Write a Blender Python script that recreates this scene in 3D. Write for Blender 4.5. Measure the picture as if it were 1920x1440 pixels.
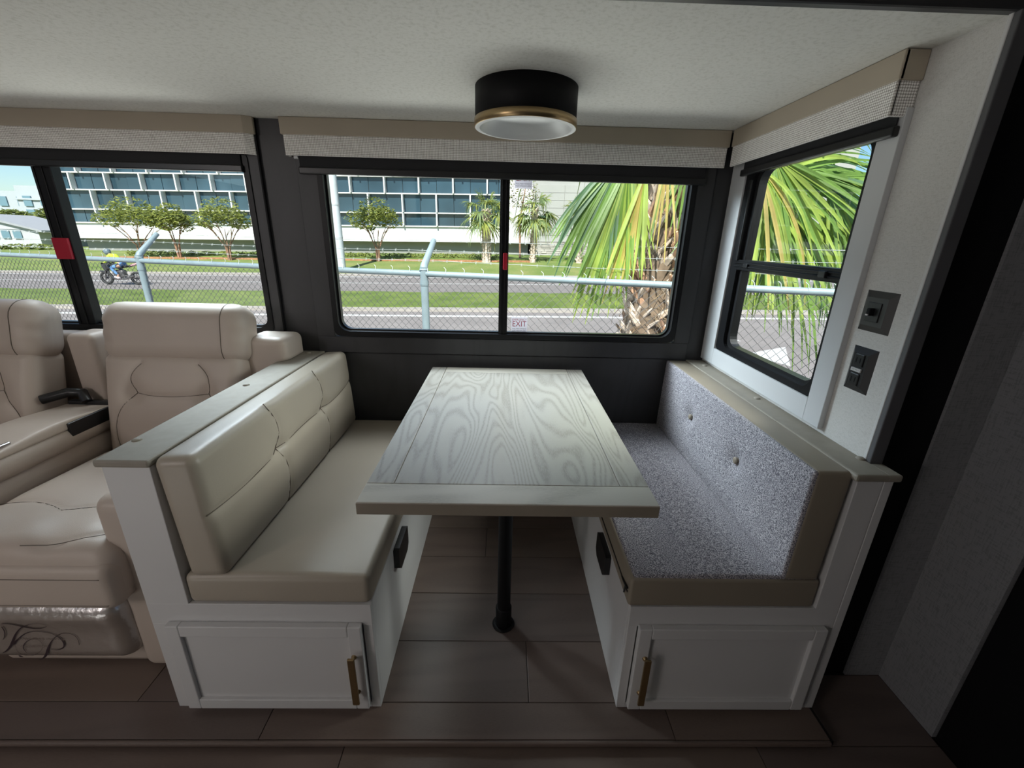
import bpy, bmesh, math, random
from mathutils import Vector, Matrix, noise
R = random.Random(7)
for o in list(bpy.data.objects): bpy.data.objects.remove(o)
SC = bpy.context.scene
COL = SC.collection
K = 0.9            # working unit -> metre
H = 1.55           # camera height above the slide-out floor, working units
def W(p): return Vector((p[0]*K, p[1]*K, (p[2]+H)*K))

# ------------------------------------------------------------------ camera
cam = bpy.data.cameras.new('camera'); cam.sensor_width = 36; cam.lens = 795/1920*36
cam.clip_start = .02; cam.clip_end = 600
co = bpy.data.objects.new('camera', cam); COL.objects.link(co); SC.camera = co
yw, pt, rl = 0.0222, 0.3301, -0.0259
fw = Vector((math.sin(yw)*math.cos(pt), math.cos(yw)*math.cos(pt), -math.sin(pt)))
rt = Vector((math.cos(yw), -math.sin(yw), 0)); dn = fw.cross(rt)
r2 = rt*math.cos(rl)+dn*math.sin(rl); d2 = -rt*math.sin(rl)+dn*math.cos(rl)
m = Matrix((r2, -d2, -fw)).transposed().to_4x4(); m.translation = W((0, 0, 0)); co.matrix_world = m

# ------------------------------------------------------------------ world, sun, added fill lamps
wd = bpy.data.worlds.new('world'); SC.world = wd; wd.use_nodes = True
nt = wd.node_tree; nt.nodes.clear()
out = nt.nodes.new('ShaderNodeOutputWorld'); bg = nt.nodes.new('ShaderNodeBackground')
sky = nt.nodes.new('ShaderNodeTexSky'); sky.sky_type = 'NISHITA'; sky.sun_disc = False
sky.sun_elevation = math.radians(48); sky.sun_rotation = math.radians(190); sky.dust_density = .6; sky.ozone_density = 3.0; sky.altitude = 0
hs = nt.nodes.new('ShaderNodeHueSaturation'); hs.inputs['Saturation'].default_value = 1.2
nt.links.new(sky.outputs[0], hs.inputs['Color']); nt.links.new(hs.outputs[0], bg.inputs['Color'])
bg.inputs['Strength'].default_value = .2
nt.links.new(bg.outputs[0], out.inputs['Surface'])
sun = bpy.data.lights.new('sun', 'SUN'); sun.energy = 10.8; sun.angle = .009; sun.color = (1, .95, .88)
so = bpy.data.objects.new('sun', sun); COL.objects.link(so)
so.rotation_euler = Vector((.12, .74, -.80)).to_track_quat('-Z', 'Y').to_euler()
def area(name, loc, target, sx, sy, e, col=(1, 1, 1), spread=3.1416):
    l = bpy.data.lights.new(name, 'AREA'); l.spread = spread; l.shape = 'RECTANGLE'; l.size = sx*K; l.size_y = sy*K; l.energy = e; l.color = col
    o = bpy.data.objects.new(name, l); COL.objects.link(o); o.location = W(loc)
    o.rotation_euler = (W(target)-W(loc)).to_track_quat('-Z', 'Y').to_euler()
area('fill_lamp_camera_side', (-2.83, -1.42, .30), (-.6, 2, -.45), .85, .9, 20, (1, .91, .88))  # added lamp standing in for daylight from behind the camera
area('fill_lamp_floor_up', (-1.9, -.75, -1.44), (-1.1, -.2, .5), 1.3, .8, 6, (1, .98, .93))  # added upward lamp just over the floor, brightens the ceiling
area('fill_lamp_right_window', (3.0, 1.75, 1.0), (-.8, 1.62, -.75), 1.5, 1.5, 78, (1, .99, .95), 1.8)  # unseen lamp added outside, lifts the left cushions and table like sky light
area('fill_lamp_left_oblique', (-2.1, 3.25, 1.2), (1.08, 1.55, -.65), 1.6, .9, 74, (.80, .90, 1), 1.7)  # extra bluish lamp added to brighten the right wall and cushions
area('fill_lamp_middle_window', (-.75, 3.25, 1.6), (.15, 1.35, -.85), 2.4, .8, 42, (.95, .97, 1), 2.2)  # lamp added outside above the view to lift table, seats and floor
area('fill_lamp_left_window', (-2.6, 3.6, 1.5), (-1.6, 1.6, -.8), 1.6, .9, 14, (.95, .97, 1), 2.2)  # another added lamp outside, aimed in towards the sofa
area('fill_lamp_ground_up', (-.8, 4.7, -2.2), (-.3, 1.6, .45), 7, 1.2, 82, (1, .99, .95), 2.2)  # added uplight below the sill outside, stands in for ground bounce on the ceiling
SC.view_settings.view_transform = 'Standard'; SC.view_settings.look = 'None'
SC.view_settings.gamma = 1; SC.view_settings.use_curve_mapping = False
SC.view_settings.exposure = 0.0

# ------------------------------------------------------------------ materials
def s2l(c): return tuple(((v/255)/12.92 if v/255 <= .04045 else ((v/255+.055)/1.055)**2.4) for v in c)
MATS = {}
def nodes(name):
    m = bpy.data.materials.new(name); m.use_nodes = True; MATS[name] = m
    t = m.node_tree; b = t.nodes['Principled BSDF']; return m, t, b
def tc(t, scale=(1, 1, 1), kind='Object', rot=(0, 0, 0)):
    c = t.nodes.new('ShaderNodeTexCoord'); mp = t.nodes.new('ShaderNodeMapping')
    mp.inputs['Scale'].default_value = scale; mp.inputs['Rotation'].default_value = rot
    if kind == 'World':
        g = t.nodes.new('ShaderNodeNewGeometry'); t.links.new(g.outputs['Position'], mp.inputs['Vector'])
    else: t.links.new(c.outputs[kind], mp.inputs['Vector'])
    return mp.outputs[0]
def noi(t, vec, scale, detail=3, rough=.5, dist=0):
    n = t.nodes.new('ShaderNodeTexNoise'); n.inputs['Scale'].default_value = scale; n.inputs['Detail'].default_value = detail
    n.inputs['Roughness'].default_value = rough; n.inputs['Distortion'].default_value = dist
    t.links.new(vec, n.inputs['Vector']); return n.outputs['Fac']
def ramp(t, fac, stops):
    r = t.nodes.new('ShaderNodeValToRGB'); e = r.color_ramp.elements
    while len(e) < len(stops): e.new(.5)
    for i, (p, c) in enumerate(stops): e[i].position = p; e[i].color = (*c, 1) if len(c) == 3 else c
    t.links.new(fac, r.inputs[0]); return r.outputs[0]
def math_(t, op, a, b=None, c=None):
    n = t.nodes.new('ShaderNodeMath'); n.operation = op
    for i, v in enumerate((a, b, c)):
        if v is None: continue
        if isinstance(v, (int, float)): n.inputs[i].default_value = v
        else: t.links.new(v, n.inputs[i])
    return n.outputs[0]
def bump(t, b, h, st, dist=.002):
    n = t.nodes.new('ShaderNodeBump'); n.inputs['Strength'].default_value = st; n.inputs['Distance'].default_value = dist
    t.links.new(h, n.inputs['Height']); t.links.new(n.outputs[0], b.inputs['Normal'])
def mat(name, col, rough=.5, metal=0, var=.08, vs=8, bs=0, bsc=200, spec=.5, coat=0, coord='World', em=None, sc=(1, 1, 1)):
    if name in MATS: return MATS[name]
    m, t, b = nodes(name); c = col
    v = tc(t, sc, coord); n = noi(t, v, vs)
    lo = tuple(x*(1-var) for x in c); hi = tuple(min(1, x*(1+var)) for x in c)
    t.links.new(ramp(t, n, [(.3, lo), (.7, hi)]), b.inputs['Base Color'])
    b.inputs['Roughness'].default_value = rough; b.inputs['Metallic'].default_value = metal
    b.inputs['Specular IOR Level'].default_value = spec; b.inputs['Coat Weight'].default_value = coat
    b.inputs['Coat Roughness'].default_value = .12
    if bs: bump(t, b, noi(t, v, bsc, 4), bs)
    if em: b.inputs['Emission Color'].default_value = (*em[0], 1); b.inputs['Emission Strength'].default_value = em[1]
    return m
def wood(name, base, line, dens, sx, sy, sz, thin, rough, amp=1.0, bs=.15, scale=1.0, coord='Object', spec=.5):
    """cathedral grain: contour lines of a stretched noise field plus fine pores"""
    m, t, b = nodes(name); v = tc(t, (sx, sy, sz), coord)
    n = noi(t, v, scale, 2, .45, .35)
    s = math_(t, 'SINE', math_(t, 'MULTIPLY', n, dens))
    s = math_(t, 'MULTIPLY_ADD', s, .5, .5)
    f = math_(t, 'POWER', s, thin)
    v2 = tc(t, (sx*9, sy*9, sz*9), coord); fine = noi(t, v2, 9*scale, 4, .7)
    f = math_(t, 'MULTIPLY', f, math_(t, 'MULTIPLY_ADD', fine, 1.6, -.25))
    f = math_(t, 'MULTIPLY', f, amp)
    f2 = math_(t, 'MULTIPLY_ADD', math_(t, 'SUBTRACT', fine, .5), .35, f)
    t.links.new(ramp(t, f2, [(0, base), (1, line)]), b.inputs['Base Color'])
    b.inputs['Roughness'].default_value = rough; b.inputs['Specular IOR Level'].default_value = spec
    bump(t, b, f2, -bs, .001); return m
def weave(name, c1, c2, scale, bs=.3, rough=.85, stretch=(1, 1, 1), dark=.5):
    m, t, b = nodes(name)
    a = noi(t, tc(t, (stretch[0]*.12, stretch[1]*.12, stretch[2]), 'World'), scale, 2)
    c = noi(t, tc(t, (stretch[0], stretch[1], stretch[2]*.12), 'World'), scale, 2)
    f = math_(t, 'MULTIPLY', a, c); f = math_(t, 'MULTIPLY', f, 4)
    t.links.new(ramp(t, f, [(dark-.3, c1), (dark+.5, c2)]), b.inputs['Base Color'])
    b.inputs['Roughness'].default_value = rough; bump(t, b, f, bs, .001); return m

WALLP = weave('wallpaper', s2l((190, 188, 183)), s2l((208, 206, 202)), 1100, .15, .8, dark=.9)
CEILM = weave('ceiling_paper', s2l((208, 206, 198)), s2l((224, 222, 216)), 800, .2, .75, dark=.9)
GREYW = weave('grey_wall_paper', s2l((120, 120, 122)), s2l((136, 136, 138)), 300, .2, .8, dark=.9)
DARKW = wood('charcoal_wall', (.040, .040, .043), (.028, .028, .030), 60, 3, 3, .5, 2, .48, .8, .2, 1.2, 'World')
PAINT = mat('white_painted_cabinet', s2l((206, 205, 204)), .42, var=.02, vs=3)
SIDEP = mat('pale_grey_trim', s2l((196, 197, 198)), .5, var=.02, vs=3, bs=.05)
TAUPE = mat('taupe_vinyl', s2l((141, 131, 116)), .5, var=.03, vs=5, bs=.12, bsc=500)
LINEN = None
VINYL = mat('greige_vinyl', s2l((168, 158, 143)), .40, var=.03, vs=4, bs=.12, bsc=450, spec=.5)
LEATH = mat('sofa_leather', s2l((186, 172, 160)), .47, var=.03, vs=4, bs=.15, bsc=350)
LEDGE = mat('ledge_vinyl', s2l((143, 136, 124)), .62, var=.06, vs=30, bs=.1, bsc=400)
SEAM = mat('seam_thread', s2l((92, 82, 72)), .7)
BLACK = mat('matte_black', (.005, .005, .006), .6, spec=.2)
BLKPL = mat('black_plastic', (.012, .012, .013), .35)
BLKMET = mat('black_aluminium', (.007, .007, .008), .4, spec=.25)
SHADEM = mat('black_shade_cloth', (.012, .012, .014), .8, bs=.1)
PLATE = mat('dark_switch_plate', (.035, .034, .032), .4)
BRASS = mat('brushed_brass', (.42, .30, .16), .33, metal=1, var=.1, vs=60, sc=(1, 1, 20))
REDP = mat('red_plastic', s2l((170, 20, 45)), .4)
FROST = mat('frosted_diffuser', s2l((205, 206, 206)), .35, var=.01)
LETTER = mat('monogram_print', s2l((48, 32, 38)), .5)
FAINT = mat('faint_print', s2l((120, 105, 98)), .6)

def speckle():
    m, t, b = nodes('speckled_fabric')
    n = noi(t, tc(t, (1, 1, 1), 'World'), 330, 3, .7); n2 = noi(t, tc(t, (1, 1, 1), 'World'), 5, 2)
    t.links.new(ramp(t, n, [(.40, s2l((70, 69, 78))), (.5, s2l((138, 135, 142))), (.60, s2l((204, 200, 204)))]), b.inputs['Base Color'])
    b.inputs['Roughness'].default_value = .9; bump(t, b, n, .5, .002); return m
SPECK = speckle()
def linen():
    m, t, b = nodes('basket_weave_linen'); L = []
    v = tc(t, (1, 1, 1), 'World'); dist = noi(t, v, 40, 2)
    fs = []
    for ax in ('xy', 'z'):
        sv = t.nodes.new('ShaderNodeSeparateXYZ'); t.links.new(v, sv.inputs[0])
        src = math_(t, 'ADD', sv.outputs[0], sv.outputs[1]) if ax == 'xy' else sv.outputs[2]
        s = math_(t, 'SINE', math_(t, 'ADD', math_(t, 'MULTIPLY', src, 2*math.pi/.0062), math_(t, 'MULTIPLY', dist, 2.5)))
        fs.append(math_(t, 'MULTIPLY_ADD', s, .5, .5))
    a = noi(t, tc(t, (.1, .1, 1), 'World'), 330, 2); c = noi(t, tc(t, (1, 1, .1), 'World'), 330, 2)
    f = math_(t, 'MULTIPLY', math_(t, 'POWER', fs[0], .5), math_(t, 'POWER', fs[1], .5))
    f = math_(t, 'MULTIPLY', f, math_(t, 'MULTIPLY', math_(t, 'ADD', a, .15), math_(t, 'ADD', c, .15)))
    t.links.new(ramp(t, f, [(.02, s2l((150, 144, 136))), (.20, s2l((250, 247, 244)))]), b.inputs['Base Color'])
    b.inputs['Roughness'].default_value = .85; bump(t, b, f, .5, .002); return m
LINEN = linen()
VALT = mat('taupe_valance_cloth', s2l((172, 161, 144)), .7, var=.03, vs=5, bs=.1, bsc=500)
TABLEW = wood('white_oak_laminate', s2l((172, 168, 160)), s2l((120, 115, 107)), 150, 3.5, .50, 1, 2.0, .27, .65, .1, 1.5)
TABLEX = wood('white_oak_rail', s2l((196, 191, 180)), s2l((150, 145, 134)), 50, .6, 4, 1, 2.2, .30, .7, .12, 1.5)
TABLEE = mat('table_edge', s2l((140, 130, 116)), .5)
PLANKS = [wood('vinyl_plank_%s' % n, s2l(c), s2l(d), 26, .8, 6, 1, 1.3, .42, .7, .1, 1.2, 'World') for n, c, d in
          (('mid', (112, 97, 89), (90, 77, 70)), ('warm', (119, 104, 94), (96, 82, 74)), ('cool', (107, 94, 88), (87, 76, 70)))]

# outdoor
def grassmat(name, c1, c2, c3, sc=3):
    m, t, b = nodes(name); v = tc(t, (1, 1, 1), 'World')
    n = math_(t, 'ADD', math_(t, 'MULTIPLY', noi(t, v, sc*.25, 3), .5), math_(t, 'MULTIPLY', noi(t, v, sc*4, 6, .8), .5))
    t.links.new(ramp(t, n, [(.38, c1), (.5, c2), (.62, c3)]), b.inputs['Base Color'])
    b.inputs['Roughness'].default_value = .9; bump(t, b, n, .8, .08); return m
GRASS = grassmat('verge_grass', (.085, .13, .018), (.13, .19, .03), (.19, .23, .05), 4)
LAWN = grassmat('lawn_grass', (.11, .17, .03), (.16, .21, .05), (.24, .24, .08), 2)
ROAD = mat('asphalt_road', (.20, .178, .17), .9, var=.1, vs=2, bs=.3, bsc=60)
PAVE = mat('parking_pavement', (.23, .205, .195), .9, var=.10, vs=1.5, bs=.3, bsc=60)
CONC = mat('kerb_concrete', (.34, .31, .28), .9, var=.1, vs=4)
WPAINT = mat('white_road_paint', (.55, .55, .54), .8)
MULCH = mat('pine_mulch', (.35, .17, .08), .95, var=.3, vs=6)
BWHITE = mat('building_white_panel', (.62, .62, .61), .7, var=.03, vs=.5)
BGREY = mat('building_grey_wall', (.25, .25, .235), .8, var=.06, vs=.6)
BCREAM = mat('building_pale_panel', (.33, .33, .31), .8, var=.04, vs=.6)
STONEM = mat('ledge_stone', (.36, .34, .31), .9, var=.25, vs=1.4, bs=.4, bsc=8)
BGLASS = mat('tinted_curtain_glass', (.030, .062, .085), .06, var=.4, vs=.22, spec=.45)
BGLASST = mat('teal_window_glass', (.03, .10, .10), .05, var=.3, vs=.5, spec=.9)
GALV = mat('galvanised_steel', (.21, .27, .295), .5, metal=.1, var=.08, vs=12)
WIREM = mat('chain_link_wire', (.075, .075, .075), .6)
WIREL = mat('bright_barbed_wire', (.32, .34, .33), .5)
POLEM = mat('pale_concrete_pole', (.46, .50, .51), .7, var=.05, vs=3)
BOOT = mat('palm_boot_grey_tan', (.52, .42, .34), .9, var=.45, vs=9, bs=.5, bsc=40)
BOOT2 = mat('palm_boot_russet', (.46, .27, .17), .9, var=.4, vs=9, bs=.5, bsc=40)
BOOTC = mat('palm_trunk_core', (.16, .115, .08), .95, var=.4, vs=14, bs=.6, bsc=30)
def leaf(name, c, tr=.45):
    m, t, b = nodes(name); v = tc(t, (1, 1, 1), 'World'); n = noi(t, v, 3, 3)
    col = ramp(t, n, [(.3, tuple(x*.65 for x in c)), (.7, tuple(min(1, x*1.35) for x in c))]); t.links.new(col, b.inputs['Base Color']); b.inputs['Roughness'].default_value = .45
    tl = t.nodes.new('ShaderNodeBsdfTranslucent'); t.links.new(col, tl.inputs[0]); mx = t.nodes.new('ShaderNodeMixShader'); mx.inputs[0].default_value = tr
    t.links.new(b.outputs[0], mx.inputs[1]); t.links.new(tl.outputs[0], mx.inputs[2]); t.links.new(mx.outputs[0], t.nodes['Material Output'].inputs[0]); return m
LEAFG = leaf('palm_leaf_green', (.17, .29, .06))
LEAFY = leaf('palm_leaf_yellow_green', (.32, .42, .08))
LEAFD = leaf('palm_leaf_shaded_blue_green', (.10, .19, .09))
LEAFW = leaf('palm_leaf_dry_yellow', (.50, .40, .12))
TREEG = leaf('tree_leaf_olive', (.30, .33, .08))
TREED = leaf('tree_leaf_dark', (.17, .21, .06))
TREEP = leaf('far_palm_leaf', (.26, .34, .15))
BARK = mat('reddish_bark', (.30, .17, .11), .9, var=.3, vs=6)
ORANGE = mat('orange_marker', (.75, .14, .03), .5)
GLASSM, t, b = nodes('clear_window_glass')
t.nodes.remove(b); tr = t.nodes.new('ShaderNodeBsdfTransparent'); gl = t.nodes.new('ShaderNodeBsdfGlossy'); mx = t.nodes.new('ShaderNodeMixShader')
tr.inputs[0].default_value = (.90, .93, .92, 1); gl.inputs['Roughness'].default_value = .01
lw = t.nodes.new('ShaderNodeLayerWeight'); lw.inputs[0].default_value = .5
fz = math_(t, 'MULTIPLY_ADD', math_(t, 'POWER', lw.outputs['Facing'], 5), .6, .03)
t.links.new(fz, mx.inputs[0]); t.links.new(tr.outputs[0], mx.inputs[1]); t.links.new(gl.outputs[0], mx.inputs[2])
t.links.new(mx.outputs[0], t.nodes['Material Output'].inputs[0])
FILM, t, b = nodes('glossy_protective_film')
t.nodes.remove(b); tr = t.nodes.new('ShaderNodeBsdfTransparent'); gl = t.nodes.new('ShaderNodeBsdfGlossy'); mx = t.nodes.new('ShaderNodeMixShader')
gl.inputs['Roughness'].default_value = .26; lw = t.nodes.new('ShaderNodeLayerWeight'); lw.inputs[0].default_value = .5
bp = t.nodes.new('ShaderNodeBump'); bp.inputs['Strength'].default_value = .35; bp.inputs['Distance'].default_value = .01
t.links.new(noi(t, tc(t, (1, 1, 1), 'World'), 26, 3), bp.inputs['Height']); t.links.new(bp.outputs[0], gl.inputs['Normal']); t.links.new(bp.outputs[0], lw.inputs['Normal'])
fz = math_(t, 'MULTIPLY_ADD', math_(t, 'POWER', lw.outputs['Facing'], 4), .6, .38)
t.links.new(fz, mx.inputs[0]); t.links.new(tr.outputs[0], mx.inputs[1]); t.links.new(gl.outputs[0], mx.inputs[2])
t.links.new(mx.outputs[0], t.nodes['Material Output'].inputs[0])

# ------------------------------------------------------------------ mesh helpers (working units in, metres out)
class MB:
    def __init__(s): s.v = []; s.f = []; s.mi = []; s.sm = []
    def add(s, vs, fs, mi=0, smooth=False):
        o = len(s.v); s.v += [tuple(p) for p in vs]; s.f += [tuple(i+o for i in f) for f in fs]
        s.mi += [mi]*len(fs); s.sm += [smooth]*len(fs); return s
    def box(s, x0, x1, y0, y1, z0, z1, bev=0, M=None, mi=0):
        if bev > 0:
            b = min(bev, (x1-x0)*.49, (y1-y0)*.49, (z1-z0)*.49); bm = bmesh.new()
            bmesh.ops.create_cube(bm, size=1)
            for v in bm.verts: v.co = Vector(((x0+x1)/2+v.co.x*(x1-x0), (y0+y1)/2+v.co.y*(y1-y0), (z0+z1)/2+v.co.z*(z1-z0)))
            bmesh.ops.bevel(bm, geom=bm.edges[:], offset=b, segments=2, affect='EDGES', profile=.5)
            bm.verts.index_update(); vs = [v.co.copy() for v in bm.verts]; fs = [[v.index for v in f.verts] for f in bm.faces]; bm.free()
        else:
            vs = [Vector((x, y, z)) for x in (x0, x1) for y in (y0, y1) for z in (z0, z1)]
            fs = [(0, 1, 3, 2), (4, 6, 7, 5), (0, 4, 5, 1), (2, 3, 7, 6), (0, 2, 6, 4), (1, 5, 7, 3)]
        if M: vs = [M @ v for v in vs]
        return s.add(vs, fs, mi)
    def tube(s, pts, r, n=8, cap=True, mi=0, smooth=True):
        pts = [Vector(p) for p in pts]; rs = r if isinstance(r, (list, tuple)) else [r]*len(pts)
        vs = []; up = None
        for i, p in enumerate(pts):
            d = (pts[min(i+1, len(pts)-1)]-pts[max(i-1, 0)]).normalized()
            if up is None: up = d.orthogonal().normalized()
            up = (up-d*up.dot(d)).normalized(); sd = d.cross(up)
            for k in range(n):
                a = 2*math.pi*k/n; vs.append(p+(up*math.cos(a)+sd*math.sin(a))*rs[i])
        fs = [(i*n+k, i*n+(k+1) % n, (i+1)*n+(k+1) % n, (i+1)*n+k) for i in range(len(pts)-1) for k in range(n)]
        s.add(vs, fs, mi, smooth)
        if cap: s.add(vs[:n], [tuple(range(n))[::-1]], mi); s.add(vs[-n:], [tuple(range(n))], mi)
        return s
    def lathe(s, c, prof, n=48, mi=0, smooth=True):
        vs = [(c[0]+r*math.cos(2*math.pi*k/n), c[1]+r*math.sin(2*math.pi*k/n), z) for r, z in prof for k in range(n)]
        fs = [(i*n+k, i*n+(k+1) % n, (i+1)*n+(k+1) % n, (i+1)*n+k) for i in range(len(prof)-1) for k in range(n)]
        return s.add(vs, fs, mi, smooth)
    def prism(s, poly, axis, a0, a1, mi=0):
        """poly in the two other axes (x,y)/(x,z)/(y,z), extruded along axis"""
        def P(u, v, a): return {'x': (a, u, v), 'y': (u, a, v), 'z': (u, v, a)}[axis]
        n = len(poly); vs = [P(u, v, a0) for u, v in poly]+[P(u, v, a1) for u, v in poly]
        return s.add(vs, [tuple(range(n)), tuple(range(n, 2*n))[::-1]]+[(i, i+n, (i+1) % n+n, (i+1) % n) for i in range(n)], mi)
    def rbox(s, c, size, r, n=(12, 12, 12), M=None, disp=None, mi=0):
        h = [x/2 for x in size]; r = min(r, *[x*.98 for x in h])
        def ax(i):
            a = h[i]; k = n[i]; inner = [(-a+r)+(2*a-2*r)*j/k for j in range(k+1)]
            e = [a-r+r*math.sin(math.radians(q)) for q in (30, 60, 90)]; e = [a-r+r*q for q in (.3, .62, 1)]
            return [-q for q in reversed(e)]+inner+e
        A = [ax(0), ax(1), ax(2)]; idx = {}; vs = []; fs = []
        def V(p, nf):
            k = (round(p[0], 6), round(p[1], 6), round(p[2], 6))
            if k not in idx:
                q = Vector([max(-h[i]+r, min(h[i]-r, p[i])) for i in range(3)]); d = Vector(p)-q
                nn = d.normalized() if d.length > 1e-9 else nf; P = q+nn*r
                if disp: P = P+disp(P, nn)
                if M: P = M @ P
                else: P = P+Vector(c)
                idx[k] = len(vs); vs.append(P)
            return idx[k]
        for a in range(3):
            b_, c_ = (a+1) % 3, (a+2) % 3
            for sg in (-1, 1):
                nf = Vector((0, 0, 0)); nf[a] = sg
                for i in range(len(A[b_])-1):
                    for j in range(len(A[c_])-1):
                        q = []
                        for di, dj in ((0, 0), (1, 0), (1, 1), (0, 1)):
                            p = [0, 0, 0]; p[a] = sg*h[a]; p[b_] = A[b_][i+di]; p[c_] = A[c_][j+dj]; q.append(V(p, nf))
                        fs.append(tuple(q) if sg > 0 else tuple(q[::-1]))
        return s.add(vs, fs, mi, True)
    def build(s, name, mats, parent=None, **props):
        root = parent
        while root is not None and root.parent is not None: root = root.parent
        base = Vector(root['_base']) if root is not None and '_base' in root.keys() else None
        me = bpy.data.meshes.new(name)
        pts = [W(p) for p in s.v]
        if parent is None:
            xs = [p.x for p in pts]; ys = [p.y for p in pts]; zs = [p.z for p in pts]
            base = Vector(((min(xs)+max(xs))/2, (min(ys)+max(ys))/2, min(zs)))
        elif base is None: base = Vector((0, 0, 0))
        me.from_pydata([p-base for p in pts], [], s.f)
        for m_ in (mats if isinstance(mats, (list, tuple)) else [mats]): me.materials.append(m_)
        me.polygons.foreach_set('material_index', s.mi); me.polygons.foreach_set('use_smooth', s.sm); me.update()
        o = bpy.data.objects.new(name, me); COL.objects.link(o)
        if parent is None: o.location = base; o['_base'] = list(base)
        else: o.parent = parent
        for k, v in props.items(): o[k] = v
        return o
def thing(name, base, label=None, category=None, group=None, **p):
    o = bpy.data.objects.new(name, None); COL.objects.link(o); o.empty_display_size = .05
    b_ = W(base); o.location = b_; o['_base'] = list(b_)
    if label: o['label'] = label
    if category: o['category'] = category
    if group: o['group'] = group
    for k, v in p.items(): o[k] = v
    return o
def bx(name, m_, parent, *a, bev=.003, **p): return MB().box(*a, bev=bev).build(name, m_, parent, **p)
def holed(mb, plane, a, t0, t1, outer, holes, bev=0):
    """wall slab in plane 'y' (x,z) or 'x' (y,z) from t0..t1 with rectangular holes"""
    us = sorted({outer[0], outer[1]} | {h[0] for h in holes} | {h[1] for h in holes}); vs = sorted({outer[2], outer[3]} | {h[2] for h in holes} | {h[3] for h in holes})
    for i in range(len(us)-1):
        for j in range(len(vs)-1):
            cu, cv = (us[i]+us[i+1])/2, (vs[j]+vs[j+1])/2
            if any(h[0] < cu < h[1] and h[2] < cv < h[3] for h in holes): continue
            if plane == 'y': mb.box(us[i], us[i+1], t0, t1, vs[j], vs[j+1])
            else: mb.box(t0, t1, us[i], us[i+1], vs[j], vs[j+1])
    return mb
def rrect(x0, x1, z0, z1, r, n=6):
    P = []
    for cx, cz, a0 in ((x1-r, z1-r, 0), (x0+r, z1-r, 90), (x0+r, z0+r, 180), (x1-r, z0+r, 270)):
        for k in range(n+1):
            a = math.radians(a0+90*k/n); P.append((cx+r*math.cos(a), cz+r*math.sin(a)))
    return P
def ring(mb, plane, o, i, t0, t1, ro, ri, mi=0):
    """frame between rounded rect o and i"""
    A = rrect(*o, ro); B = rrect(*i, ri); n = len(A)
    def P(q, t): return (q[0], t, q[1]) if plane == 'y' else (t, q[0], q[1])
    vs = [P(q, t0) for q in A]+[P(q, t0) for q in B]+[P(q, t1) for q in A]+[P(q, t1) for q in B]; fs = []
    for k in range(n):
        l = (k+1) % n
        fs += [(k, l, n+l, n+k), (2*n+k, 3*n+k, 3*n+l, 2*n+l), (n+k, n+l, 3*n+l, 3*n+k), (k, 2*n+k, 2*n+l, l)]
    return mb.add(vs, fs, mi)
def text(body, size, M, m_, name, parent, depth=.0004, width=None):
    cu = bpy.data.curves.new(name, 'FONT'); cu.body = body; cu.size = 1; cu.align_x = 'CENTER'; cu.align_y = 'CENTER'; cu.extrude = 0
    o = bpy.data.objects.new(name, cu); COL.objects.link(o); dg = bpy.context.evaluated_depsgraph_get()
    me = bpy.data.meshes.new_from_object(o.evaluated_get(dg)); bpy.data.objects.remove(o)
    mb = MB(); xs = [v.co.x for v in me.vertices]; w = (max(xs)-min(xs)) or 1
    sx = size if width is None else width/w
    mb.add([M @ Vector((v.co.x*sx, v.co.y*size, 0)) for v in me.vertices], [tuple(p.vertices) for p in me.polygons]); bpy.data.meshes.remove(me)
    return mb.build(name, m_, parent)
def segd(p, a, b):
    ax, ay = a; dx, dy = b[0]-ax, b[1]-ay; L = dx*dx+dy*dy
    t = max(0, min(1, ((p[0]-ax)*dx+(p[1]-ay)*dy)/L)) if L > 0 else 0
    return math.hypot(p[0]-ax-t*dx, p[1]-ay-t*dy)
def tuft(axis, sign, seams, pts, sd=.006, sw=.008, td=.02, tw=.03, puff=0, size=None, pl=.0):
    """displacement of a cushion face: grooves along seams, dimples at points"""
    o1, o2 = [i for i in range(3) if i != axis]
    def D(P, n):
        k = n[axis]*sign
        if k < .3: return Vector((0, 0, 0))
        p = (P[o1], P[o2]); d = 0
        if puff and size: d += puff*max(0, 1-(2*p[0]/size[o1])**4)*max(0, 1-(2*p[1]/size[o2])**2)
        if seams: ds = min(segd(p, s[i], s[i+1]) for s in seams for i in range(len(s)-1)); d -= sd*math.exp(-(ds/sw)**2)+sd*.8*math.exp(-(ds/(sw*4))**2)
        for q in pts: d -= td*math.exp(-(math.hypot(p[0]-q[0], p[1]-q[1])/tw)**2)
        v = Vector((0, 0, 0)); v[axis] = sign*d*k; return v
    return D
def arc(p, q, bow, n=10):
    p, q = Vector(p), Vector(q); d = q-p; nn = Vector((-d.y, d.x)).normalized()*bow
    return [tuple(p+d*(i/n)+nn*math.sin(math.pi*i/n)) for i in range(n+1)]
def seamtube(name, axis, sign, seams, base, D, M, m_, parent, r=.0016, half=0):
    mb = MB(); o1, o2 = [i for i in range(3) if i != axis]
    for s in seams:
        pts = []
        for p in s:
            P = Vector((0, 0, 0)); P[axis] = sign*half; P[o1], P[o2] = p
            n = Vector((0, 0, 0)); n[axis] = sign; P = P+D(P, n); P[axis] += sign*.0014; pts.append(M @ P)
        mb.tube(pts, r, 5, False)
    return mb.build(name, m_, parent)
def T(x, y, z, rx=0, ry=0, rz=0):
    return Matrix.Translation((x, y, z)) @ Matrix.Rotation(rz, 4, 'Z') @ Matrix.Rotation(ry, 4, 'Y') @ Matrix.Rotation(rx, 4, 'X')
rad = math.radians
#PART2
FZ = -1.55; CZ = .49; WY = 2.23; XR = 1.09; XL = -3.3
def st(o): o['kind'] = 'structure'; return o
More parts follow.
